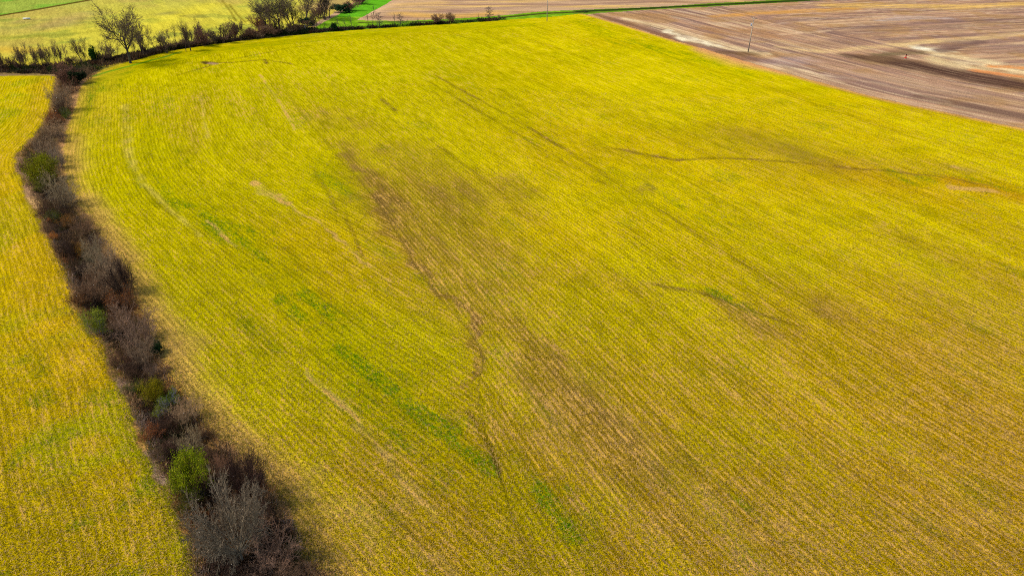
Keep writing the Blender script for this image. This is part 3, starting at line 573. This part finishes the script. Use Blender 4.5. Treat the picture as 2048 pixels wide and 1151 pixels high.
HEDGE = [
 (122, 190, 52, .8, 'bushA', GY, B, 'round grey bare bush, highest round one at the far top of the hedge'),
 (154, 155, 30, .7, 'ever', DK, S, 'dark evergreen shrub where the hedge meets the far tree row'),
 (126, 146, 46, .6, 'denseA', PB, B, 'purple brown thicket at the hedge corner below the leaning thin trees'),
 (172, 142, 34, .7, 'bushC', OL, B, 'brown bush right of the dark evergreen at the hedge corner'),
 (140, 168, 40, .5, 'tangA', RB, B, 'low russet bramble just under the dark evergreen shrub'),
 (104, 232, 36, .7, 'rust', (1, .9, .9), S, 'rusty leaved shrub below the round grey bush at the hedge top'),
 (130, 226, 22, .8, 'leafB', (.5, .6, .8), S, 'small dark green shrub beside the rusty leaved one near the hedge top'),
 (122, 212, 34, .6, 'tangB', DK, B, 'dark low tangle at the foot of the topmost round grey bush'),
 (106, 254, 42, .6, 'bushB', TANB, B, 'pale tan bare bush just below the rusty leaved shrub'),
 (80, 290, 72, .62, 'bushC', GY, B, 'wide grey twiggy bush above the yellow green one at the hedge bend'),
 (112, 312, 34, .9, 'bushA', (.9, .9, .95), B, 'slim grey bush to the right of the yellow green hedge bend bush'),
 (124, 272, 26, .6, 'tangA', W0, B, 'small brown tangle right of the wide grey bush'),
 (78, 330, 60, .85, 'leafA', (.95, .88, .5), S, 'yellow green leafy bush at the leftmost bend of the hedge'),
 (50, 325, 28, .7, 'tangB', RB, B, 'reddish brown bramble hugging the outermost left bend'),
 (122, 370, 62, .9, 'bushB', PG, B, 'tall grey green bare bush just below the yellow green hedge bend bush'),
 (76, 362, 34, .7, 'leafB', (.6, .55, .6), S, 'dull olive shrub under the yellow green bend bush'),
 (124, 404, 40, .8, 'tangA', DK, B, 'dark brown thicket at the foot of the tall grey green bush'),
 (82, 412, 40, .5, 'tangA', PB, B, 'low purple brown bramble at the left rim above the orange tufts'),
 (106, 424, 34, .6, 'leafB', (.4, .42, .6), S, 'dark green low shrub right of the left rim bramble'),
 (133, 432, 36, .7, 'rust', (.9, 1.0, .7), S, 'olive rust shrub above the long purple brown bush'),
 (105, 468, 17, .8, 'rust', (2.3, 2.0, 1.2), S, 'small bright orange dead shrub on the left edge of the hedge'),
 (95, 436, 10, .9, 'rust', (1.9, 1.7, 1.5), S, 'tiny orange tuft above the bright orange dead shrub'),
 (92, 452, 26, .6, 'tangB', TANB, B, 'sprawling pale brown twigs between the two orange tufts'),
 (168, 445, 44, .7, 'bushA', PB, B, 'long purple brown bush right of the olive rust shrub'),
 (128, 482, 50, .65, 'tangB', DK, B, 'blackish brown tangle right of the bright orange dead shrub'),
 (154, 488, 30, .8, 'rust', (1.3, 1.5, .6), S, 'mustard leaved shrub half way down the hedge'),
 (190, 498, 62, .8, 'bushC', PG, B, 'olive grey bush right of the mustard leaved shrub'),
 (150, 520, 44, .6, 'tangA', OL, B, 'brown tangle under the mustard leaved shrub'),
 (206, 532, 82, .85, 'bushB', GY, B, 'big grey domed bush in the widest middle of the hedge'),
 (243, 550, 60, 1.0, 'fan', (.85, .9, .95), B, 'dark upright branched bush on the right of the big grey dome'),
 (176, 566, 66, .7, 'bushA', PB, B, 'brown grey bush on the lower left of the big grey dome'),
 (232, 588, 58, .7, 'rust', (.8, .8, .9), S, 'red brown leaved bush above the two dark purple ones'),
 (156, 592, 44, .6, 'rust', (.6, .62, .6), S, 'dull brown shrub with olive leaves left above the pale green bush'),
 (192, 640, 44, 1.1, 'leafA', (1.15, 1.2, 6.0), S, 'pale silvery green bush standing out on the left side of the hedge'),
 (226, 630, 46, .8, 'bushC', PB, B, 'brown bare bush touching the pale silvery green one on its right'),
 (266, 640, 92, .78, 'bushB', (.85, .7, .72), B, 'largest dark purple brown bush, right of the pale silvery green one'),
 (284, 690, 58, .8, 'bushA', (.9, .8, .75), B, 'purple brown bush with pale limbs below the largest purple one'),
 (312, 694, 24, 1.0, 'ever', (.9, .9, .9), S, 'small dark ivy green shrub at the right edge below the purple bushes'),
 (240, 706, 64, .45, 'tangA', PB, B, 'low sprawling brown bramble below the pale silvery green bush'),
 (264, 730, 50, .4, 'tangB', OL, B, 'flat brown bramble above the dark green low shrub'),
 (304, 728, 36, .7, 'bushC', (.7, .6, .65), B, 'narrow dark bush above the mustard olive one'),
 (332, 733, 28, .4, 'tangA', (1.9, 1.6, 1.2), B, 'straw coloured tuft of grass stems on the right rim of the hedge'),
 (265, 768, 38, .6, 'leafB', (.35, .4, .5), S, 'dark green low shrub left of the mustard olive bush'),
 (304, 768, 46, 1.0, 'leafA', (1.15, .86, .6), S, 'mustard olive rounded bush in the narrow part of the hedge'),
 (340, 784, 40, .8, 'leafB', (.75, .95, 2.6), S, 'green grey bush leaning right of the mustard olive one'),
 (316, 802, 38, .8, 'leafB', (.95, 1.0, 2.6), S, 'sage green bush directly below the mustard olive one'),
 (362, 812, 62, .8, 'bushA', TANB, B, 'light brown bare bush to the right below the sage green bush'),
 (326, 836, 60, .6, 'tangB', PB, B, 'brown twiggy tangle beneath the light brown bare bush'),
 (374, 872, 62, .75, 'bushC', (1.25, 1.25, 1.05), B, 'pale limbed bare bush just above the bright green bush'),
 (296, 858, 48, .45, 'rust', (1.0, .8, .7), S, 'low orange brown bramble on the left rim above the bright green bush'),
 (330, 878, 52, .55, 'tangA', (1.0, .8, .8), B, 'brown bramble between the orange rim and the pale limbed bush'),
 (410, 858, 44, .5, 'tangB', OL, B, 'low brown bramble on the right rim beside the pale limbed bush'),
 (312, 900, 40, .5, 'tangA', (1.4, 1.3, 1.2), B, 'sprawling grey tan bramble left above the bright green bush'),
 (371, 932, 74, 1.15, 'leafA', BRIGHT, S, 'bright green leafy bush near the bottom of the hedge'),
 (372, 990, 56, .5, 'leafB', (.4, .38, .5), S, 'dull dark shrub at the foot of the bright green bush'),
 (440, 922, 50, .7, 'bushA', (1.0, .68, .6), B, 'reddish bare bush between the bright green bush and the dark fan bush'),
 (416, 900, 40, .5, 'tangB', TANB, B, 'tan brown bramble on the right rim above the reddish bush'),
 (478, 946, 118, .95, 'fan', W0, B, 'dark reddish fan shaped bush behind the big grey bare tree'),
 (522, 1016, 60, .6, 'tangA', (.85, .7, .65), B, 'thin brown bramble on the right flank of the big grey tree'),
 (432, 1122, 76, .4, 'tangB', (.6, .5, .5), B, 'dark brown bramble in the shade under the big grey tree'),
 (545, 1090, 108, .72, 'bushB', (1.0, .78, .78), B, 'purplish bare bush at the bottom right of the big grey tree'),
 (585, 1140, 90, .5, 'tangA', (1.5, 1.35, 1.1), B, 'pale tan bramble at the bottom edge of the photo'),
 (495, 1150, 80, .45, 'tangB', (.9, .75, .7), B, 'brown bramble at the bottom edge left of the pale tan one'),
]
for (cx, cy, w, hr, key, tint, nm, lab) in HEDGE:
    hedge_bush(cx, cy, w, hr, key, tint, nm, 'bush' if nm == B else 'shrub', lab)
hedge_bush(457, 1030, 158, 1.0, 'radial', W0, 'bare_tree', 'tree', 'big grey bare tree with limbs radiating like spokes at the bottom of the hedge', 0.4)

def far_tree(bx, by, tx, ty, wpx, key, tint, name, cat, label, rot=None):
    x, y = G(bx, by); zd = depth(x, y)
    # height from the surveyed top: march up until the projection reaches ty
    h = 1.0
    while h < 40:
        yc = y * math.sin(PITCH) + (h - CAM_H) * math.cos(PITCH); zc = y * math.cos(PITCH) - (h - CAM_H) * math.sin(PITCH)
        if 575.5 - FOC * yc / zc <= ty: break
        h += 0.1
    w = wpx * zd / FOC
    assert label not in used_labels, label
    used_labels.add(label); assert 4 <= len(label.split()) <= 16, label
    return plant(name, cat, label, 'trees and bushes of the far hedgerow', key, x, y, w, h, tint, rot)
T, C_ = 'bare_tree', 'conifer'
FAR = [
 (52, 137, 26, 103, 26, 'multiA', (.9, .8, .8), T, 'leftmost low bare tree leaning outward at the end of the far row'),
 (63, 136, 42, 84, 16, 'slenA', (.75, .7, .7), T, 'thin dark leaning bare tree, tallest at the left end of the far row'),
 (77, 136, 62, 94, 22, 'multiB', (.9, .85, .8), T, 'bare multi stemmed tree just right of the thin dark leaning one'),
 (87, 135, 74, 96, 14, 'slenB', (.85, .8, .75), T, 'narrow bare sapling left of the tree with green tufts'),
 (100, 134, 88, 90, 22, 'multiA', (.9, .85, .8), T, 'bare tree crowned with small green tufts at the hedge corner'),
 (112, 134, 103, 80, 26, 'slenC', (1.15, 1.1, 1.05), T, 'pale twiggy bare tree behind the purple brown corner thicket'),
 (134, 128, 124, 88, 22, 'slenA', (1.1, 1.0, .95), T, 'faint slender bare tree right of the pale twiggy one'),
 (165, 125, 146, 79, 30, 'slenB', (.8, .75, .7), T, 'forked bare tree leaning left before the small green conifer'),
 (174, 127, 166, 98, 20, 'slenC', (.8, .85, .6), T, 'small mossy bare tree touching the small green conifer'),
 (207, 122, 192, 84, 34, 'multiB', (.85, .8, .75), T, 'spreading v shaped bare tree left of the giant spreading tree'),
 (233, 121, 232, 96, 24, 'slenA', (.7, .75, .7), T, 'small dark bare tree under the left limbs of the giant tree'),
 (261, 126, 250, 13, 106, 'big', (.66, .64, .6), T, 'giant spreading bare tree, tallest of the far row on the left'),
 (288, 110, 282, 66, 22, 'slenB', (.95, .95, .85), T, 'slim bare tree close to the right of the giant tree'),
 (299, 107, 288, 51, 30, 'slenC', (.9, .85, .75), T, 'taller bare tree just right of the giant tree'),
 (334, 106, 325, 64, 28, 'multiA', (.95, 1.0, .85), T, 'light mossy bare tree in the gap right of the giant tree'),
 (357, 96, 336, 50, 20, 'slenA', (.75, .75, .65), T, 'thin left leaning bare tree beside the dark twin trunks'),
 (372, 103, 350, 47, 26, 'slenB', (.6, .58, .52), T, 'dark tall bare tree, left one of the dark twin trunks'),
 (382, 102, 368, 44, 32, 'multiB', (.55, .52, .48), T, 'dark tall bare tree, right one of the dark twin trunks'),
 (410, 92, 405, 52, 30, 'denseA', (.95, .75, .75), B, 'purple brown bushy tree right of the dark twin trunks'),
 (432, 86, 428, 64, 26, 'denseA', (.7, .8, .7), B, 'dark greenish bush between the two purple brown bushy trees'),
 (468, 78, 466, 47, 26, 'denseA', (1.05, .85, .8), B, 'rounded pinkish brown bush standing alone on the far row'),
 (452, 84, 450, 68, 16, 'bushA', (.8, .65, .6), B, 'small brown bush just left of the rounded pinkish brown bush'),
 (507, 76, 502, 54, 34, 'denseA', (.9, .75, .6), B, 'low brown bush at the left foot of the large dark trees'),
 (520, 62, 516, 32, 30, 'denseA', (1.1, .68, .5), B, 'reddish brown thicket left of the large twin crowned tree'),
 (534, 66, 526, 0, 58, 'bigB', (.7, .74, .68), T, 'large dark bare tree with mossy limbs on the left of its pair'),
 (561, 66, 552, -16, 78, 'big', (.62, .62, .56), T, 'large dark bare tree with thick forked trunk, right of its pair'),
 (548, 72, 548, 48, 44, 'denseA', (.72, .62, .5), B, 'dense brown thicket at the foot of the thick forked trunk'),
 (585, 62, 584, -4, 42, 'multiA', (.8, .82, .7), T, 'grey green bare tree right of the thick forked trunk'),
 (592, 66, 594, 42, 40, 'denseA', (.7, .66, .52), B, 'brown olive thicket beside the small white post'),
 (614, 50, 610, -30, 50, 'multiB', (.72, .72, .72), T, 'tall grey tree with dark ivy at its foot behind the white post'),
 (615, 52, 614, 36, 26, 'ever', (.6, .8, 1.6), S, 'dark blue green ivy shrub behind the small white post'),
 (632, 42, 630, -25, 44, 'slenA', (.8, .75, .8), T, 'grey bare tree right of the ivy shrub'),
 (649, 40, 648, -32, 44, 'multiA', (.78, .76, .78), T, 'tall dark stemmed tree at the foot of the bright grass slope'),
 (659, 36, 668, -8, 34, 'slenB', (.62, .58, .55), T, 'right leaning bare tree above the bright grass slope'),
 (640, 36, 640, 8, 40, 'denseA', (.8, .72, .72), B, 'grey brown thicket among the tall grey trees'),
 (682, 26, 682, 10, 34, 'ever', (.8, .95, 1.5), S, 'dark green shrub left above the bright grass slope'),
 (702, 22, 700, 2, 32, 'denseA', (1.0, .68, .66), B, 'reddish thicket beside the bright grass slope'),
 (722, 8, 722, -10, 36, 'denseA', (.8, .66, .66), B, 'brown thicket at the top edge beside the bright green grass'),
 (740, -4, 740, -22, 36, 'denseA', (.8, .7, .66), B, 'dark thicket cut by the top edge of the photo'),
 (650, 64, 648, 44, 8, 'sapA', (.6, .6, .6), T, 'dark bare post like sapling, first on the grass verge'),
 (669, 62, 668, 47, 14, 'ever', (.7, 1.0, 1.0), S, 'dark green upright shrub on the grass verge'),
 (678, 61, 679, 32, 18, 'sapB', (1, .85, .8), T, 'brown twiggy sapling right of the dark green verge shrub'),
 (694, 60, 694, 36, 14, 'sapA', (.9, 1.0, .8), T, 'faint sapling in the middle of the grass verge'),
 (706, 60, 704, 28, 20, 'sapB', (.95, 1.05, .85), T, 'greyish sapling with several stems on the grass verge'),
 (738, 58, 735, 24, 10, 'sapA', (.6, .55, .55), T, 'dark leaning young tree left of the green topped one'),
 (746, 57, 744, 12, 22, 'sapB', (.7, .75, .65), T, 'green topped young tree, tallest on the grass verge'),
 (760, 56, 759, 27, 18, 'conifer', (.85, .75, .9), T, 'dark fuzzy young tree right of the green topped one'),
 (790, 54, 789, 27, 16, 'sapA', (1, .9, 1), T, 'thin brown sapling, first right of the fuzzy young tree'),
 (802, 53, 801, 28, 18, 'conifer', (.9, .75, .8), T, 'brown fuzzy sapling, second right of the fuzzy young tree'),
 (812, 52, 812, 38, 12, 'sapB', (1, .9, .8), T, 'short sapling close to the brown fuzzy one'),
 (835, 50, 835, 36, 10, 'sapA', (.9, .9, .8), T, 'short thin sapling left of the first pale round bush'),
 (848, 49, 848, 36, 10, 'sapB', (.9, .9, .8), T, 'short thin sapling touching the first pale round bush'),
 (875, 48, 873, 28, 26, 'denseA', (1.25, 1.1, .85), B, 'first of two pale tan round bushes on the verge'),
 (903, 47, 903, 26, 22, 'denseA', (1.25, 1.15, .85), B, 'second of two pale tan round bushes on the verge'),
 (957, 41, 957, 28, 8, 'sapA', (1, .9, .8), T, 'tiny thin sapling left of the dark cone shaped tree'),
 (979, 40, 978, 14, 20, 'conifer', (.55, .5, .6), T, 'dark cone shaped tree alone at the back of the crop field'),
 (998, 38, 998, 29, 9, 'bushA', (.8, .7, .6), B, 'small brown bush right of the dark cone shaped tree'),
 (829, 3, 828, -14, 5, 'sapA', (.35, .3, .25), T, 'dark lone sapling on the far tan field at the top edge'),
 (1170, 25, 1169, 20, 14, 'leafB', (.4, .55, .8), S, 'dark green shrub where the ditch meets the brown field'),
]
for (bx, by, tx, ty, w, key, tint, nm, lab) in FAR:
    far_tree(bx, by, tx, ty, w, key, tint, nm, {T: 'tree', B: 'bush', S: 'shrub'}[nm], lab)
rf = np.random.RandomState(4)
for i, bx in enumerate(np.concatenate([np.linspace(4, 235, 27), np.linspace(268, 640, 46)])):
    bx = bx + rf.uniform(-4, 4); by = np.interp(bx, [0, 100, 200, 350, 480, 620], [139, 136, 124, 98, 80, 62]) + rf.uniform(-4, 2); tall = rf.rand() < .6
    hp = rf.uniform(26, 50) if tall else rf.uniform(9, 20); hp *= 1.15 if 490 < bx < 660 else 1
    x, y = G(bx, by); wd = rf.uniform(14, 24) * depth(x, y) / FOC
    key = ['slenA', 'multiA', 'slenC', 'multiB'][i % 4] if tall else ['denseA', 'bushA', 'denseA', 'bushC'][i % 4]; tint = [(.8, .7, .6), (.6, .5, .44), (.72, .66, .56)][i % 3]
    if tall: plant('bare_tree', 'tree', 'thin grey brown bare tree standing among the scrub of the far tree row', 'thin filler trees of the far tree row', key, x, y, wd, hp * depth(x, y) / FOC, tint)
    else: plant('bare_bush', 'bush', 'small grey brown bare bush in the unbroken scrub of the far tree row', 'filler scrub bushes of the far tree row', key, x, y, wd, hp * depth(x, y) / FOC, tint)
far_tree(190, 124, 183, 96, 18, 'ever', (1.3, 1.7, .6), 'evergreen_tree', 'tree', 'small bright green conifer in the far row left of the giant tree')

# ------------------------------------------------------------------ undergrowth of the hedges, and the crop's own leaves and straw
def blades(n_pts, px, py, pz, ln, wd, lean, tone, rng, flat=None):
    """one folded blade (a quad) per point"""
    th = rng.uniform(0, 2 * math.pi, n_pts) if flat is None else flat
    d = np.stack([np.cos(th) * np.sin(lean), np.sin(th) * np.sin(lean), np.cos(lean)], 1)
    side = np.stack([-np.sin(th), np.cos(th), np.zeros(n_pts)], 1) * wd[:, None]
    b = np.stack([px, py, pz], 1); mid = b + d * (ln * 0.55)[:, None]; tip = b + d * ln[:, None]; tip[:, 2] -= ln * 0.12 * np.sin(lean)
    v = np.stack([b, mid + side, tip, mid - side], 1).reshape(-1, 3)
    return v, np.arange(n_pts * 4).reshape(-1, 4), np.repeat(tone, 4, 0)
rng = np.random.RandomState(99)
def scatter(poly, n, dens):
    lo = poly.min(0); hi = poly.max(0); out = []
    while sum(len(o) for o in out) < n:
        p = rng.uniform(lo, hi, (n * 3, 2)); p = p[inpoly(p[:, 0], p[:, 1], poly)]; p = p[rng.rand(len(p)) < dens(p[:, 0], p[:, 1])]; out.append(p)
    return np.vstack(out)[:n]
PAL = np.array([alb(122, 86, 62), alb(86, 60, 44), alb(196, 150, 100), alb(90, 92, 30), alb(160, 98, 50), alb(156, 128, 108)])
def brush(name, label, poly, n, dens, hmin, hmax, wd, bias=0.0):
    p = scatter(poly, n, dens); x, y = p[:, 0], p[:, 1]; z = ground_z(x, y) - 0.03
    k1 = fbm(x, y, 5, 2); k2 = fbm(x + 77, y, 3, 2)
    pick = np.where(k1 > .6, 2, np.where(k1 < .36, 3, np.where(k2 > .62, 4, np.where(k2 < .4, 5, 0))))
    pick = np.where(rng.rand(n) < .35, rng.randint(0, 6, n), pick); tone = PAL[pick] * rng.uniform(.4, 1.0, (n, 1)) * (1 - bias) * np.where(ss(1.8, .2, np.minimum(pdist(x, y, HEDGE_R)[0], pdist(x, y, HEDGE_L)[0])) > .3, 1.3, .62)[:, None]  # tones darkened away from the rims: shade between the bushes put into the colour
    if bias: tone = np.where((fbm(x, y + 9, 9, 2) > .55)[:, None], alb(62, 70, 28) * rng.uniform(.6, 1.3, (n, 1)), tone)
    ln = rng.uniform(hmin, hmax, n) * (0.5 + fbm(x, y + 40, 3, 2))
    v, f, t = blades(n, x, y, z, ln, wd * rng.uniform(.6, 1.4, n), R(12) + R(58) * rng.rand(n), tone, rng)
    link(name, plant_mesh(name, [(v, f, t, 1)]), None, None, kind='stuff', label=label)
def margin(name, label, line, side, n):
    k = rng.randint(0, len(line) - 1, n); f_ = rng.rand(n)[:, None]; p = line[k] * (1 - f_) + line[k + 1] * f_; d = line[k + 1] - line[k]; nn = np.stack([d[:, 1], -d[:, 0]], 1) / np.linalg.norm(d, axis=1)[:, None] * side
    p = p + nn * rng.normal(.3, .8, n)[:, None]; x, y = p[:, 0], p[:, 1]; kp = (y > 36) & (rng.rand(n) < np.clip(70 / np.maximum(y, 30), 0, 1)) & (fbm(x, y, 3, 2) > .36); x, y = x[kp], y[kp]; m_ = len(x)
    pal = np.array([alb(206, 164, 96), alb(150, 140, 20), alb(170, 130, 84), alb(120, 128, 14)]); tone = pal[rng.randint(0, 4, m_)] * rng.uniform(.6, 1.2, (m_, 1))
    v, f, t = blades(m_, x, y, ground_z(x, y) - .02, rng.uniform(.2, .6, m_), .022 * np.ones(m_), R(15) + R(60) * rng.rand(m_), tone, rng)
    link(name, plant_mesh(name, [(v, f, t, 1)]), None, None, kind='stuff', label=label)
margin('rough_grass', 'rough dry grass along the right rim of the winding hedge', HEDGE_R, -1, 26000)
margin('rough_grass', 'rough dry grass along the left rim of the winding hedge', HEDGE_L, -1, 22000)
BELT = np.vstack([GP([(205, 137), (350, 99), (480, 81), (620, 67.5), (760, 56.5), (900, 48), (1010, 41), (1010, 37), (900, 46), (760, 54.5), (640, 60), (600, 56), (480, 74), (350, 92), (200, 122), (150, 128), (0, 137), (-10, 147), (110, 148), (170, 150)])])
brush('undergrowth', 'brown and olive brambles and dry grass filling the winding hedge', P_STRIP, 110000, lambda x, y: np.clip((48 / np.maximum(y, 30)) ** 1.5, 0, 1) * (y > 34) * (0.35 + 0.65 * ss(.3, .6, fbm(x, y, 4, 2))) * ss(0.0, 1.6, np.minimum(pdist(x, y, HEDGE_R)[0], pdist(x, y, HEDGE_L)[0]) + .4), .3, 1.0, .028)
brush('undergrowth', 'dark scrub and grass along the foot of the far tree row', BELT, 45000, lambda x, y: (0.15 + .85 * ss(.35, .6, fbm(x, y, 6, 2))), .5, 1.9, .08, .3)
NEAR = np.vstack([HEDGE_R[::-1][:40], [(-137, 221), (-50, 225), (120, 195), (150, 150), (150, 36), (-10, 36)]])
def cover_blades(name, label, poly, n, straw, rowsys):
    dens = lambda x, y: np.clip((44 / np.maximum(y, 36)) ** 2.1, 0, 1)
    p = scatter(poly, n, dens); x, y = p[:, 0], p[:, 1]
    # nearest vertex of the ground grid gives the cover there
    ix = np.clip(np.searchsorted(xs, x), 1, NX - 1); iy = np.clip(np.searchsorted(ys, y), 1, NY - 1); g = iy * NX + ix
    u = U[g]; keep = (zone[g] == rowsys) & (rng.rand(n) < (1 - .75 * SOIL[g]) if not straw else rng.rand(n) < .25 + 1.1 * np.clip(STRAW[g] + .8 * SOIL[g], 0, 1))
    x, y, g, u = x[keep], y[keep], g[keep], u[keep]; m_ = len(x)
    z = ground_z(x, y) - 0.01
    far = 1 + y / 260
    ph = 0.5 + 0.5 * np.cos(2 * math.pi * (u + (x - X[g]) * (U[g] - U[g - 1]) / (X[g] - X[g - 1]) + (y - Y[g]) * (U[g] - U[g - NX]) / (Y[g] - Y[g - NX])) / 0.76)
    kp = rng.rand(m_) < ((.35 + .65 * ph ** 2) if straw else (1 - .5 * ph)); x, y, z, g, u = x[kp], y[kp], z[kp], g[kp], u[kp]; m_ = len(x); far = far[kp]
    rdir = np.arctan2(-(U[g] - U[g - 1]) / (X[g] - X[g - 1]), (U[g] - U[g - NX]) / (Y[g] - Y[g - NX])) + np.where(rng.rand(m_) < .5, 0, math.pi) + rng.normal(0, .75 if straw else 1.2, m_)
    if straw:
        tone = np.where((rng.rand(m_) < .6)[:, None], alb(228, 184, 96), alb(206, 162, 116)) * rng.uniform(.7, 1.2, (m_, 1))
        v, f, t = blades(m_, x, y, z + .05, rng.uniform(.15, .5, m_) * far, .02 * far, R(62) + R(26) * rng.rand(m_), tone, rng, rdir)
    else:
        base = COL[g]; lu = LUSH[g][:, None]
        tone = base * (1 - lu) + alb(122, 150, 2) * lu; tone = tone * rng.uniform(.65, 1.55, (m_, 1))
        v, f, t = blades(m_, x, y, z, rng.uniform(.10, .24, m_) * (1 + .6 * lu[:, 0]) * far, .028 * far, R(20) + R(50) * rng.rand(m_), tone, rng, rdir)
    link(name, plant_mesh(name, [(v, f, t, 1)]), None, None, kind='stuff', label=label)
LEFTP = np.vstack([[(-160, 229), (-148, 229)], HEDGE_L, [(-70, 36)], [(-130, 110), (-190, 200)]])
cover_blades('crop_plants', 'yellow green leaves of the broad cover crop', NEAR, 700000, False, MAIN)
cover_blades('straw_litter', 'pale straw littering the broad crop field', NEAR, 330000, True, MAIN)
cover_blades('crop_plants', 'golden green leaves of the left crop field', LEFTP, 170000, False, LEFT)
cover_blades('straw_litter', 'pale straw littering the left crop field', LEFTP, 80000, True, LEFT)
# ------------------------------------------------------------------ poles, posts and small things
def simple_mat(name, c, rough=0.8):
    mt, nt, b = mat_nodes(name); q = NB(nt); P = q.n('ShaderNodeTexCoord').outputs['Object']
    k = q.ramp(q.noise(P, 3.0, 3.0), 0.3, 0.7, 0.7, 1.2); nt.links.new(q.mix(1.0, rgba(c), q.comb(k, k, k), 'MULTIPLY'), b.inputs['Base Color']); b.inputs['Roughness'].default_value = rough
    return mt
M_POLE = simple_mat('weathered_pole_wood', alb(206, 180, 150)); M_PORC = simple_mat('insulator_porcelain', alb(150, 150, 150), .4); M_STEEL = simple_mat('galvanised_steel', alb(190, 190, 196), .5)
M_WHITE = simple_mat('white_paint', alb(250, 246, 232)); M_RED = simple_mat('red_paint', alb(200, 40, 30)); M_DARK = simple_mat('dark_rubber', alb(60, 30, 20))
def lathe(prof, n=12):
    th = np.arange(n) * 2 * math.pi / n; v = np.array([[r * math.cos(t), r * math.sin(t), z] for r, z in prof for t in th])
    f = [[k * n + i, k * n + (i + 1) % n, (k + 1) * n + (i + 1) % n, (k + 1) * n + i] for k in range(len(prof) - 1) for i in range(n)]
    return v, f
def bar(p, q_, w, h):
    p = np.array(p, float); q_ = np.array(q_, float); d = unit(q_ - p); a = unit(np.cross(d, [0, 0, 1.0] if abs(d[2]) < .9 else [1.0, 0, 0])); b = np.cross(a, d)
    v = np.array([e + a * sx * w / 2 + b * sy * h / 2 for e in (p, q_) for sx, sy in ((-1, -1), (1, -1), (1, 1), (-1, 1))])
    return v, [[0, 1, 5, 4], [1, 2, 6, 5], [2, 3, 7, 6], [3, 0, 4, 7], [3, 2, 1, 0], [4, 5, 6, 7]]
def mesh_of(name, pieces, mat, parent, off=(0, 0, 0)):
    vs, fs, o = [], [], 0
    for v, f in pieces: vs.append(v); fs += [[i + o for i in q_] for q_ in f]; o += len(v)
    me = raw_mesh(name, np.vstack(vs) + np.array(off), np.array(fs), 4); return link(name, me, mat, parent)
def thing(name, label, cat, x, y, group=None, rot=0):
    t = bpy.data.objects.new(name, None); sc.collection.objects.link(t); t.location = (x, y, gz(x, y)); t.rotation_euler = (0, 0, rot); t['label'] = label; t['category'] = cat
    if group: t['group'] = group
    return t
def utility_pole(px, py, h, label, can):
    x, y = G(px, py); t = thing('utility_pole', label, 'utility pole', x, y, 'wooden utility poles', -0.35)
    mesh_of('shaft', [lathe([(0.0, -.5), (.21, -.5), (.19, h * .5), (.14, h), (0.0, h + .02)])], M_POLE, t)
    mesh_of('crossarm', [bar((-1.2, -.17, h - .5), (1.2, -.17, h - .5), .11, .13), bar((-.7, -.19, h - .55), (0, -.19, h - 1.3), .05, .05), bar((.7, -.19, h - .55), (0, -.19, h - 1.3), .05, .05)], M_POLE, t)
    for ix in (-1.05, -.5, 1.05): mesh_of('insulator', [lathe([(0, 0), (.05, 0), (.09, .06), (.05, .1), (.09, .15), (.04, .24), (0, .25)])], M_PORC, t, (ix, -.17, h - .43))
    if can: mesh_of('transformer_can', [lathe([(0, 0), (.26, 0), (.28, .05), (.28, .85), (.2, .95), (0, .97)])], M_STEEL, t, (-.5, 0, h - 3.2)); mesh_of('bracket', [bar((-.3, 0, h - 2.6), (0, 0, h - 2.6), .08, .3)], M_STEEL, t)
utility_pole(1496, 105, 12.6, 'tall pale wooden pole standing in the brown field on the right', True)
utility_pole(1094, 43, 12.0, 'tall thin wooden pole at the back edge of the yellow crop field', False)
x, y = G(611.5, 61); t = thing('marker_post', 'small leaning white marker post beside the ditch brush', 'post', x, y)
mesh_of('shaft', [bar((0, 0, -.2), (-.35, 0, 2.1), .34, .2)], M_WHITE, t); mesh_of('cap', [bar((-.56, 0, 2.14), (-.16, 0, 2.1), .38, .12)], M_WHITE, t)
x, y = G(1811, 117); t = thing('standpipe', 'small red standpipe with dark top in the brown field', 'standpipe', x, y)
t.scale = (.7, .7, .7); mesh_of('base_plate', [lathe([(0, 0), (.7, 0), (.65, .25), (.3, .45), (0, .45)])], M_RED, t); mesh_of('pipe', [lathe([(0, .4), (.22, .4), (.2, 1.5), (0, 1.5)])], M_RED, t); mesh_of('cap', [lathe([(0, 1.5), (.26, 1.5), (.24, 1.95), (0, 2.0)])], M_DARK, t)
mesh_of('spout', [bar((-.15, 0, 1.1), (-.75, 0, .95), .26, .26)], simple_mat('faded_red_paint', alb(232, 120, 110)), t)
x, y = G(54, 40); t = thing('trough', 'tiny white trough alone on the pale pasture behind the trees', 'trough', x, y)
mesh_of('basin', [bar((-1.5, 0, .45), (1.5, 0, .45), .9, .5)], M_WHITE, t)
for sx in (-1.2, 1.2): mesh_of('leg', [bar((sx, 0, 0), (sx, 0, .22), .7, .12)], M_STEEL, t)
